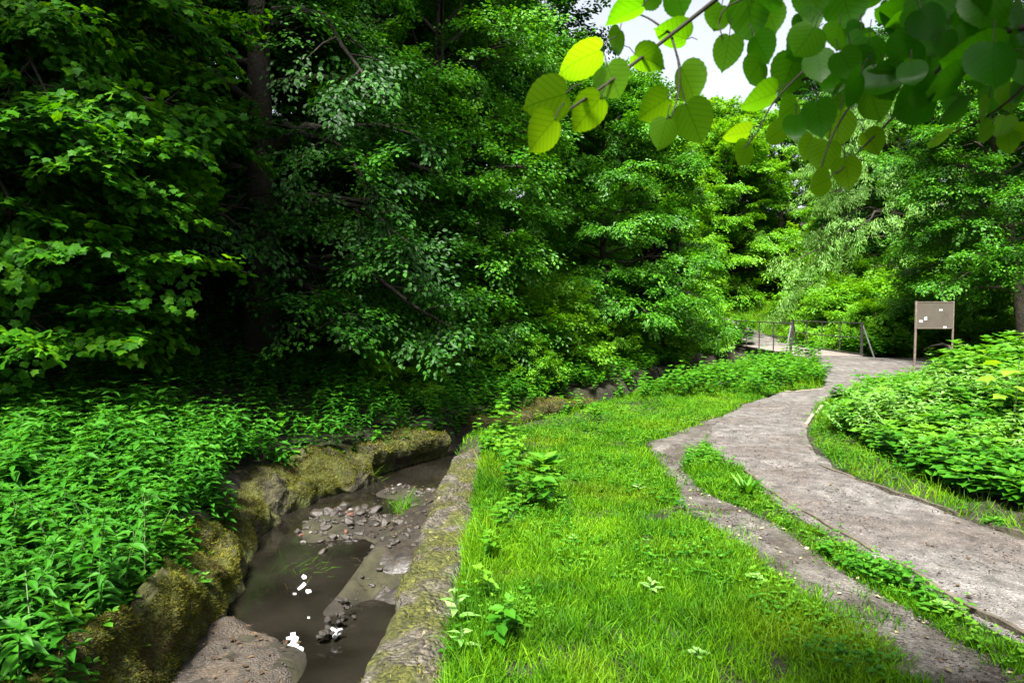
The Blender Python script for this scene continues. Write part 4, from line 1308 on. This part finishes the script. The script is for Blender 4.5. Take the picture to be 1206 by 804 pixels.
def twigs(n, mask, x0, x1, y0, y1, lift, label):
    P = sample(n, x0, x1, y0, y1); P = P[mask(P)]
    g = Geo(); z = hgt(P[:, 0], P[:, 1]) + lift
    for (x, y), zz in zip(P, z):
        a = rng.uniform(0, 6.28); L = rng.gamma(2, .035) + .02; b = rng.normal(0, .3)
        g.tube([(x, y, zz), (x + math.cos(a) * L * .5, y + math.sin(a) * L * .5, zz + .003), (x + math.cos(a + b) * L, y + math.sin(a + b) * L, zz)], [.0022, .002, .0012], 4)
    return tag(g.build('twig_litter', M['twig']), label, 'twigs', kind='stuff')


twigs(420, lambda P: poly_in(P, POLY_PATH) | poly_in(P, POLY_D), 1.5, 4.8, 2.9, 11, .03, 'small dark twigs scattered on the gravel path and dirt track')
twigs(260, lambda P: hgt(P[:, 0], P[:, 1]) > -.82, -2.3, -.85, 4.2, 9.4, .03, 'small twigs and stalks lying on the mud of the stream')

# flat white patches and rubbish on the water
def white_fleck(pts, label, name='white_patch', grp=None, cat='white_fleck'):
    """an uneven flat patch: outline in pixels of the water plane"""
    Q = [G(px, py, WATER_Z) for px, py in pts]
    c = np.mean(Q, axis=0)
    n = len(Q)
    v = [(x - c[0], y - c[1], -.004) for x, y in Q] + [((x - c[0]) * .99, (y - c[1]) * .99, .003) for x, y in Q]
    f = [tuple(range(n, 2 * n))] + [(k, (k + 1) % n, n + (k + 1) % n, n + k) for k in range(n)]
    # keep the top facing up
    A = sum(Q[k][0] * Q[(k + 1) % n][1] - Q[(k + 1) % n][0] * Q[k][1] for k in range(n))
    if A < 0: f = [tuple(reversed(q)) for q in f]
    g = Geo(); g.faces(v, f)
    return tag(g.build(name, M['white_fleck'], None, (c[0], c[1], WATER_Z)), label, cat, grp)


white_fleck([(342, 745), (348, 744), (348, 748), (352, 750), (351, 754), (349, 757), (358, 763), (357, 767), (349, 762), (342, 764), (337, 763), (337, 760), (342, 757), (343, 753), (337, 753), (337, 750), (342, 749)], 'largest white patch, branched, on the open water')
white_fleck([(357, 676), (361, 678), (361, 681), (357, 682), (355, 679)], 'small white fleck beside the dark stone at the foot of the rubble')
white_fleck([(358, 685), (361, 688), (357, 692), (352, 695), (350, 693), (354, 689)], 'slanting white streak on the water')
white_fleck([(360, 694), (366, 694), (367, 697), (362, 699), (360, 697)], 'white fleck right of the slanting streak')
white_fleck([(345, 698), (349, 698), (349, 700), (345, 700)], 'tiny white fleck left of the slanting streak')
white_fleck([(362, 726), (365, 726), (365, 728), (362, 728)], 'single white dot between the streak and the big patch')
sc_ = white_fleck([(401, 593), (408, 592), (414, 596), (414, 600), (410, 599), (407, 596), (401, 596)], 'curved white plastic scrap among the stones upstream', 'plastic_scrap', cat='rubbish')


def crumple(px, py, z, s, label):
    x, y = G(px, py, z)
    me = rock_mesh('plastic_bag', M['white'], 77, (1, .7, .7), .6)
    o = link('plastic_bag', me, None, (x, y, z)); o.scale = (s, s, s)
    return tag(o, label, 'rubbish')


crumple(396, 744, -.74, .05, 'crumpled white plastic caught at the tip of the dark debris')
# dark debris heap at the tip of the ledge
for k in range(26):
    px, py = 385 + rng.normal(0, 1) * 7 + k * 1.3, 748 - k * 2.2 + rng.normal(0, 1) * 4
    x, y = G(px, py, -.72)
    stone(ROCKD[k % 3], x, y, rng.uniform(.015, .045), 'stone', 'dark clod in the debris spit jutting into the water', 'clods of the debris spit', z=-.76 + rng.uniform(-.02, .05))
# grass tufts leaning over the water
def tuft(x, y, n, L, label, seed, mat='grass', lean=(0, 0)):
    r = np.random.default_rng(seed)
    g = Geo(); z = h1(x, y)
    P = np.stack([r.normal(0, .10, n), r.normal(0, .14, n), np.zeros(n)], 1)
    D = np.stack([r.normal(lean[0], .45, n), r.normal(lean[1], .45, n), np.ones(n)], 1)
    a = r.uniform(0, 6.28, n); N = np.stack([np.cos(a) * .4 + lean[0], np.sin(a) * .4 + lean[1], np.zeros(n)], 1)
    q = r.integers(1, 4, n)
    for w in (1, 2, 3):
        k = q == w
        g.scatter(*BLADES[w], P[k], D[k], N[k], L * r.uniform(.5, 1.2, k.sum()), r.uniform(0, .8, k.sum()), W=.007)
    return tag(g.build('grass_tuft', M[mat], None, (x, y, z)), label, 'grass tuft')


tuft(-2.12, 6.6, 130, .34, 'grass tuft hanging over the water from the mossy wall', 3, 'grass', (.7, -.3))
tuft(-2.08, 6.15, 60, .34, 'straw coloured tuft of dry grass at the foot of the mossy wall', 4, 'dry', (.6, -.6))
tuft(-1.25, 8.1, 170, .22, 'green grass tuft on the mud ledge below the concrete wall', 5, 'grass', (0, 0))
tuft(-2.2, 10.2, 120, .30, 'grass tuft where the mossy wall ends at the bend', 6, 'grass', (.4, -.2))
x, y = G(432, 760, -.6)
weed(432, 740, 'small leafy plant rooted in the water side of the concrete wall', 12, .07, .28, 'herb', LEAF6, 21, 'weed_plant', .2)

# ------------------------------------------------------------------ path edging
def edging(line, label, mat, h=.07, w=.032, name='edging_board', lift=0.0):
    C = resample(line, max(8, int(len(line) * 12)))
    C[:, 0] += .006 * vnoise(C, 3, 5)
    T = np.gradient(C, axis=0); T /= np.linalg.norm(T, axis=1, keepdims=True)
    N = np.stack([-T[:, 1], T[:, 0]], 1)
    z = hgt(C[:, 0], C[:, 1]) + lift
    zz = z + h + .012 * vnoise(C, 2.2, 15)
    Q = []
    for o, top in ((w / 2, 0), (w / 2, 1), (-w / 2, 1), (-w / 2, 0)):
        p = C + N * o
        Q.append(np.concatenate([p, (zz if top else z - .05)[:, None]], 1))
    P = np.stack(Q + [Q[0]], 1)
    g = Geo(); g.grid(P)
    g.faces(P[0, :4], [(0, 1, 2, 3)]); g.faces(P[-1, :4], [(3, 2, 1, 0)])
    return tag(g.build(name, M[mat]), label, 'edging')


edging([(2.72, 1.6), G(1206, 757), G(1110, 703), G(1050, 664)], 'near timber edging board of the path beside the weeds', 'dark_timber', .045)
edging([G(1030, 653), G(975, 622), G(925, 592), G(893, 569), G(876, 557)], 'far timber edging board of the path running to the grass tuft', 'dark_timber', .035)
edging([G(1128, 607), G(1080, 591), G(1030, 573), G(985, 556), G(966, 549)], 'timber edging board on the right side of the path', 'dark_timber', .03)
edging([(4.6, 4.2), G(1206, 628), G(1180, 622), G(1150, 612)], 'short sunken edging board at the right edge of the frame', 'dark_timber', .02)
edging([G(949, 503), G(957, 493), G(968, 481)], 'pale edging strip at the bend of the path', 'timber', .05, .05)
edging([G(925, 463.5), G(945, 461), G(970, 459)], 'row of worn stones across the top of the path bend', 'timber', .03, .07, 'edging_stone')

# ------------------------------------------------------------------ notice board
def notice_board():
    yb = 17.8
    xa, xb = W(1079, 360, yb).x, W(1123, 360, yb).x
    zt = W(1100, 355, yb).z; zb = W(1100, 387, yb).z
    zg = min(h1(xa, yb), h1(xb, yb))
    root = empty('notice_board', ((xa + xb) / 2, yb, zg))
    tag(root, 'grey brown blank notice board on two thin posts beside the path junction', 'notice board')
    hw = (xb - xa) / 2
    for s in (-1, 1):
        g = Geo(); g.tube([(s * hw, 0, -.25), (s * hw + .004, 0, (zt - zg) / 2), (s * hw, 0, zt - zg + .012)], .03 if s < 0 else .024, 8)
        g.build('post', M['steel_rust'], root)
    g = Geo(); g.box((0, -.012, (zt + zb) / 2 - zg), (2 * hw - .02, .02, zt - zb)); p = g.build('panel', M['board'], root)
    g = Geo()
    zc = (zt + zb) / 2 - zg; hh = zt - zb
    for z in (zc + hh / 2 - .012, zc - hh / 2 + .012): g.box((0, -.026, z), (2 * hw - .06, .008, .02))
    g.build('frame', M['steel_rust'], p)
    def sticker(px, py, w, h, mat='white'):
        q = W(px, py, yb)
        g = Geo(); g.box((q.x - root.location.x, -.0245, q.z - zg), (w, .004, h), 0, .006); g.build('sticker', M[mat], p)
    sticker(1107.5, 365, .085, .04); sticker(1089.5, 374.5, .07, .095); sticker(1084, 378.3, .09, .05); sticker(1112, 385, .08, .05); sticker(1114.5, 370.7, .05, .03, 'iron')


notice_board()


def bent_log():
    y = 18.2
    pts = [W(1088, 412, y + .2), W(1098, 407, y), W(1110, 405, y), W(1117, 408, y), W(1121, 418, y), W(1124, 432, y - .1), W(1131, 446, y)]
    g = Geo(); g.tube([tuple(p) for p in pts], [.015, .025, .035, .05, .06, .065, .06], 8)
    tag(g.build('bent_branch', M['pale_bark'], smooth=True), 'bent bare dead branch arching beside the notice board post', 'branch')


bent_log()

# ------------------------------------------------------------------ footbridge
def footbridge():
    x0, x1, y0, y1 = 9.45, 11.85, 23.0, 28.9
    root = empty('footbridge', ((x0 + x1) / 2, (y0 + y1) / 2, 0))
    tag(root, 'small footbridge with iron railings crossing the stream', 'bridge')
    cx, cy_ = root.location.x, root.location.y
    g = Geo()
    for k in range(30):
        yy = y0 + (k + .5) * (y1 - y0) / 30
        g.box((0, yy - cy_, .05), (x1 - x0, (y1 - y0) / 30 - .012, .05), 0, .004)
    g.build('deck', M['deck'], root)
    for x in (x0 + .08, x1 - .08):
        g = Geo(); g.box((x - cx, 0, -.10), (.12, y1 - y0, .24)); g.build('beam', M['iron'], root)
    def post(x, y, h, r=.032, dx=0.0, dy=0.0, nm='post', mat='iron', zb=-.15):
        g = Geo(); g.tube([(x - cx, y - cy_, zb), (x - cx + dx, y - cy_ + dy, h)], r, 7); return g.build(nm, M[mat], rl)
    def rail(a, b, r=.026, mat='iron'):
        g = Geo(); g.tube([(a[0] - cx, a[1] - cy_, a[2]), ((a[0] + b[0]) / 2 - cx, (a[1] + b[1]) / 2 - cy_, (a[2] + b[2]) / 2 - .01), (b[0] - cx, b[1] - cy_, b[2])], r, 6); g.build('rail', M[mat], rl)
    for x, side in ((x0, -1), (x1, 1)):
        g = Geo(); g.box((x - cx, 0, .105), (.05, y1 - y0, .05)); rl = g.build('railing', M['iron'], root)
        ya = y0 + .1
        yb = y1 - .1
        post(x, ya, 1.20, .045); post(x, yb, 1.15, .04)
        post(x + .3 * side, yb + .15, 1.13, .03, -.3 * side, -.15, 'brace', zb=-.1)
        post(x + .32 * side, ya - .3, 1.15, .026, -.32 * side, .3, 'brace', 'iron_grey', zb=-.1)
        for f in (.27, .52, .77):
            post(x, ya + f * (yb - ya), 1.14, .022, mat='iron')
        rail((x, ya, 1.16), (x, yb, 1.13), .02); rail((x, ya, .66), (x, yb, .64), .018)
    # abutments
    for yy in (y0 - .1, y1 + .1):
        g = Geo(); g.box((0, yy - cy_, -.55), (x1 - x0 + .3, .35, 1.1)); g.build('abutment', M['concrete'], root)


footbridge()

# ------------------------------------------------------------------ overhanging lime branch, top right
def heart_leaf(cup=.13, droop=.22, twist=0.0):
    """unit leaf: base at the origin, tip at y = 1; toothed edge, folded along the midrib"""
    n = 22
    key = np.array([(0, 0), (.10, -.07), (.24, -.075), (.38, -.01), (.475, .12), (.51, .27), (.495, .42), (.43, .57), (.33, .71), (.20, .83), (.09, .905), (.035, .955), (0, 1)])
    dk = np.r_[0, np.cumsum(np.linalg.norm(np.diff(key, axis=0), axis=1))]
    right = []
    for k in range(n + 1):
        q = dk[-1] * k / n
        w = float(np.interp(q, dk, key[:, 0])); y = float(np.interp(q, dk, key[:, 1]))
        if 2 < k < n - 1: w += .014 if k % 2 else -.010
        right.append((w, y))
    v = [(0, y if k == 0 or k == n else k / n * .999, 0) for k, (w, y) in enumerate(right)]
    m = len(v)
    f = []
    for s in (1, -1):
        idx = [0]
        for k in range(1, n):
            w, y = right[k]
            v.append((s * w, y, cup * w - droop * max(0, y - .4) ** 2 + s * twist * w * y)); idx.append(len(v) - 1)
        idx.append(n)
        for k in range(n):
            a, b, c, d = k, k + 1, idx[k + 1], idx[k]
            q = []
            for t in (a, b, c, d):
                if t not in q: q.append(t)
            f.append(tuple(q if s > 0 else q[::-1]))
    for k in range(m): v[k] = (v[k][0], v[k][1], -droop * max(0, v[k][1] - .4) ** 2)
    return v, f


HEARTS = [heart_leaf(.10, .15), heart_leaf(.32, .35, .12), heart_leaf(-.12, .5, -.15), heart_leaf(.22, .05, .25), heart_leaf(.05, .75, -.1)]
# (centre px, centre py, length px, tip direction in degrees (0 = right, 90 = down), depth m, tone
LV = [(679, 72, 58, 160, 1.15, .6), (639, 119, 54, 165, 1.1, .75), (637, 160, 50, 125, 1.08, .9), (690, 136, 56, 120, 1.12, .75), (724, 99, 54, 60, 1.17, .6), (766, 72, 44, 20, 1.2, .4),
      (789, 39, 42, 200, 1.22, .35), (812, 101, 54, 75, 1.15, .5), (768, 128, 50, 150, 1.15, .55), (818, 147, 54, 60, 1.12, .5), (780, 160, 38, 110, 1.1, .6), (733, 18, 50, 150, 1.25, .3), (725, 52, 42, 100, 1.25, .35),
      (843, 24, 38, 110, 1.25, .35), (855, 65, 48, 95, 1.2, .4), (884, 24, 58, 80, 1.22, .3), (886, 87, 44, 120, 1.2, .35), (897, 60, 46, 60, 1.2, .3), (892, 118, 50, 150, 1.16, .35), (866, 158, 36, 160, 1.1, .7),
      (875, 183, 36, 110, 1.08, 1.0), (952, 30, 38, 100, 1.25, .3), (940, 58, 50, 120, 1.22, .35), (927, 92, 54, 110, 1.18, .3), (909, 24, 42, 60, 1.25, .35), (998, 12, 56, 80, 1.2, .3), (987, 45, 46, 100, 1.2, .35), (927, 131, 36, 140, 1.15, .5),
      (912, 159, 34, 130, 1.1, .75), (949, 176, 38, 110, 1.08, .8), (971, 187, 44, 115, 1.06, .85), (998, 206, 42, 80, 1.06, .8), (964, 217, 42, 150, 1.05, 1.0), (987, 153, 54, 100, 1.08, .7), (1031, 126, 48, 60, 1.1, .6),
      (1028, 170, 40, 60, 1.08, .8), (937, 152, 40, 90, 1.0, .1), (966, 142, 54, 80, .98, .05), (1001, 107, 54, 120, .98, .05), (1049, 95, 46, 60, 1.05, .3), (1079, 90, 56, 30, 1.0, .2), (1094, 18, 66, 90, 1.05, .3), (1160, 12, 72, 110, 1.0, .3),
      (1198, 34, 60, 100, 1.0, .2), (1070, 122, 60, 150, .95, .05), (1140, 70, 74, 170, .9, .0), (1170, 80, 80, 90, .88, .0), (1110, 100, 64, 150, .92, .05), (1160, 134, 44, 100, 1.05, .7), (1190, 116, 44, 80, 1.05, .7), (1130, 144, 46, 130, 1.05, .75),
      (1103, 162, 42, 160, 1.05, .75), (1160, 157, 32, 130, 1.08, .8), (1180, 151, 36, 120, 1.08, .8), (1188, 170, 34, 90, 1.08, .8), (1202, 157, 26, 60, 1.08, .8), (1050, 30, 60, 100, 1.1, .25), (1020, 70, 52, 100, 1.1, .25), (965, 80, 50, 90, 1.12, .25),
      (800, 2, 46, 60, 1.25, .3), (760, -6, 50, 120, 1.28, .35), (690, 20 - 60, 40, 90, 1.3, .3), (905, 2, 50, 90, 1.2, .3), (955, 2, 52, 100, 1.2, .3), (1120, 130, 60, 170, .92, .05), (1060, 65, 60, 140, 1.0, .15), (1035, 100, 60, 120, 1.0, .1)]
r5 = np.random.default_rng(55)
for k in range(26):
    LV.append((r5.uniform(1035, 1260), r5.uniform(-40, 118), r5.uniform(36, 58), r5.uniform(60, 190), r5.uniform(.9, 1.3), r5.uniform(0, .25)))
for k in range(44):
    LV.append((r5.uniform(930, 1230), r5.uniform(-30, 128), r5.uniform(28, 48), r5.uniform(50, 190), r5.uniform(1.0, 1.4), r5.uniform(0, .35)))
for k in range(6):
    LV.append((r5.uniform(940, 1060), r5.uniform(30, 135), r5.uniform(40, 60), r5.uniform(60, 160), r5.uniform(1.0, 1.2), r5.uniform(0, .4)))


def lime_branch():
    tx, ty = 2.75, .35
    z0 = h1(tx, ty)
    root = empty('overhanging_lime', (tx, ty, z0))
    tag(root, 'lime whose backlit heart shaped leaves hang into the top right corner', 'tree')
    ro = np.array([tx, ty, z0])
    wood = Geo()
    wood.tube([(0, 0, -.2), (.02, .02, 1.2), (-.03, .03, 2.6), (.02, -.05, 4.2), (.1, -.2, 6.0)], [.20, .16, .13, .10, .05], 9)
    wm = wood.build('trunk', M['bark'], root, smooth=True)
    tw = Geo()
    def px_path(pts, r0, r1):
        q = [np.array(W(px, py, d)) - ro for px, py, d in pts]
        tw.tube(resample(q, 3 * len(q)), np.linspace(r0, r1, 3 * len(q)), 6)
    # boughs from the trunk to the frame
    b0 = np.array([.0, .03, 2.45]) 
    q = [b0, np.array(W(1500, -60, .75)) - ro, np.array(W(1260, 30, .95)) - ro, np.array(W(1130, 55, 1.05)) - ro, np.array(W(1040, 45, 1.1)) - ro, np.array(W(960, 70, 1.16)) - ro, np.array(W(930, 100, 1.2)) - ro]
    tw.tube(resample(q, 20), np.linspace(.020, .0025, 20), 7)
    q = [b0 + np.array([0, 0, .35]), np.array(W(1300, -260, .9)) - ro, np.array(W(1000, -120, 1.1)) - ro, np.array(W(850, -6, 1.22)) - ro, np.array(W(790, 40, 1.22)) - ro, np.array(W(735, 88, 1.2)) - ro, np.array(W(690, 118, 1.15)) - ro, np.array(W(662, 135, 1.1)) - ro]
    tw.tube(resample(q, 24), np.linspace(.016, .0022, 24), 6)
    px_path([(1130, 55, 1.05), (1080, 110, 1.06), (1040, 150, 1.08), (1000, 190, 1.06), (985, 205, 1.05)], .0028, .0012)
    px_path([(1040, 45, 1.1), (1010, 110, 1.08), (985, 150, 1.08), (972, 180, 1.06), (965, 205, 1.05)], .0024, .0011)
    px_path([(1260, 30, .95), (1200, 110, 1.0), (1160, 140, 1.06), (1120, 158, 1.06)], .003, .0012)
    px_path([(960, 70, 1.16), (910, 120, 1.14), (890, 160, 1.1), (876, 175, 1.08)], .0022, .0011)
    px_path([(985, -60, 1.2), (905, -10, 1.2), (850, 8, 1.22), (845, 30, 1.22), (852, 46, 1.2)], .0024, .0011)
    px_path([(790, 40, 1.22), (765, 22, 1.24), (745, 14, 1.25)], .0025, .0015)
    px_path([(790, 40, 1.22), (800, 75, 1.17), (800, 110, 1.15), (790, 140, 1.12)], .0022, .0013)
    px_path([(1300, -40, .95), (1180, -30, 1.02), (1100, -10, 1.08), (1010, -16, 1.18)], .0035, .0013)
    g = Geo(); r = np.random.default_rng(9)
    P, D, N, S, T = [], [], [], [], []
    cpos = np.array([0, 0, CAM_H])
    for (px, py, ln, ang, dep, tone) in LV:
        dep = dep + r.uniform(-.03, .03)
        c = np.array(W(px, py, dep))
        a = R(ang + r.uniform(-12, 12))
        view = c - cpos; view /= np.linalg.norm(view)
        d = np.array(W(px + math.cos(a) * 10, py + math.sin(a) * 10, dep)) - c
        d /= np.linalg.norm(d)
        d = d + view * r.uniform(-.35, .25)
        nn = -view + np.array([r.normal(0, .3), r.normal(0, .3), -.85 + r.normal(0, .3)])
        nn = -nn                                  # upper side turned up and away from the viewer
        L = ln * (.96 if px < 905 else .84) * r.uniform(.85, 1.08) * dep / F_PX
        dn = d / np.linalg.norm(d)
        base = c - dn * L * .5
        P.append(base - ro); D.append(dn); N.append(nn); S.append(L); T.append(np.clip(tone * 1.1 + (.22 if px < 1000 else 0) + r.normal(0, .05), 0, 1))  # leaves further left get a lit look through lighter colour
        st = base - dn * L * .35 + np.array([0, 0, L * .12])
        tw.tube([base - ro, (base + st) / 2 - ro + np.array([0, 0, .004]), st - ro], .0009, 4, cap=False)
    P, D, N, S, T = map(np.array, (P, D, N, S, T))
    q5 = r.integers(0, 5, len(P))
    for k in range(5):
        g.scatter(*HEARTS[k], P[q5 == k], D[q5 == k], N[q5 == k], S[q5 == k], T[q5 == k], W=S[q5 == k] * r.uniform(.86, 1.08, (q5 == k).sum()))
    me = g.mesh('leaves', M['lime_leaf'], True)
    link('leaves', me, root)
    tw.build('branch', M['twig'], root, smooth=True)
    # the rest of the crown, above and behind the camera
    c = Crown(LEAF6, .10, 'broad', 91)
    for k in range(16):
        a = -2.6 + k * .30
        e = np.array([math.cos(a) * 2.6, math.sin(a) * 2.4 - .4, r.uniform(3.0, 6.2)])
        if e[1] > -.6: continue
        c.limb((0, 0, r.uniform(2.8, 4.5)), e, .04, 6, .9)
    for k in range(60):  # unseen sprays added overhead to shade the right hand lime leaves
        e = np.array([r.uniform(.72, 2.2), r.uniform(.2, 1.5), 0]); e[2] = 2.75 + .45 * max(0, e[1] - .9) + r.uniform(0, .9)
        c.spray(e - ro, np.array([-1, .6, -.1]) + r.normal(0, .4, 3), .55, False)
    wmesh, cm = c.meshes(M['elm'], M['bark'])
    link('crown', cm, root); link('limbs', wmesh, root)


lime_branch()
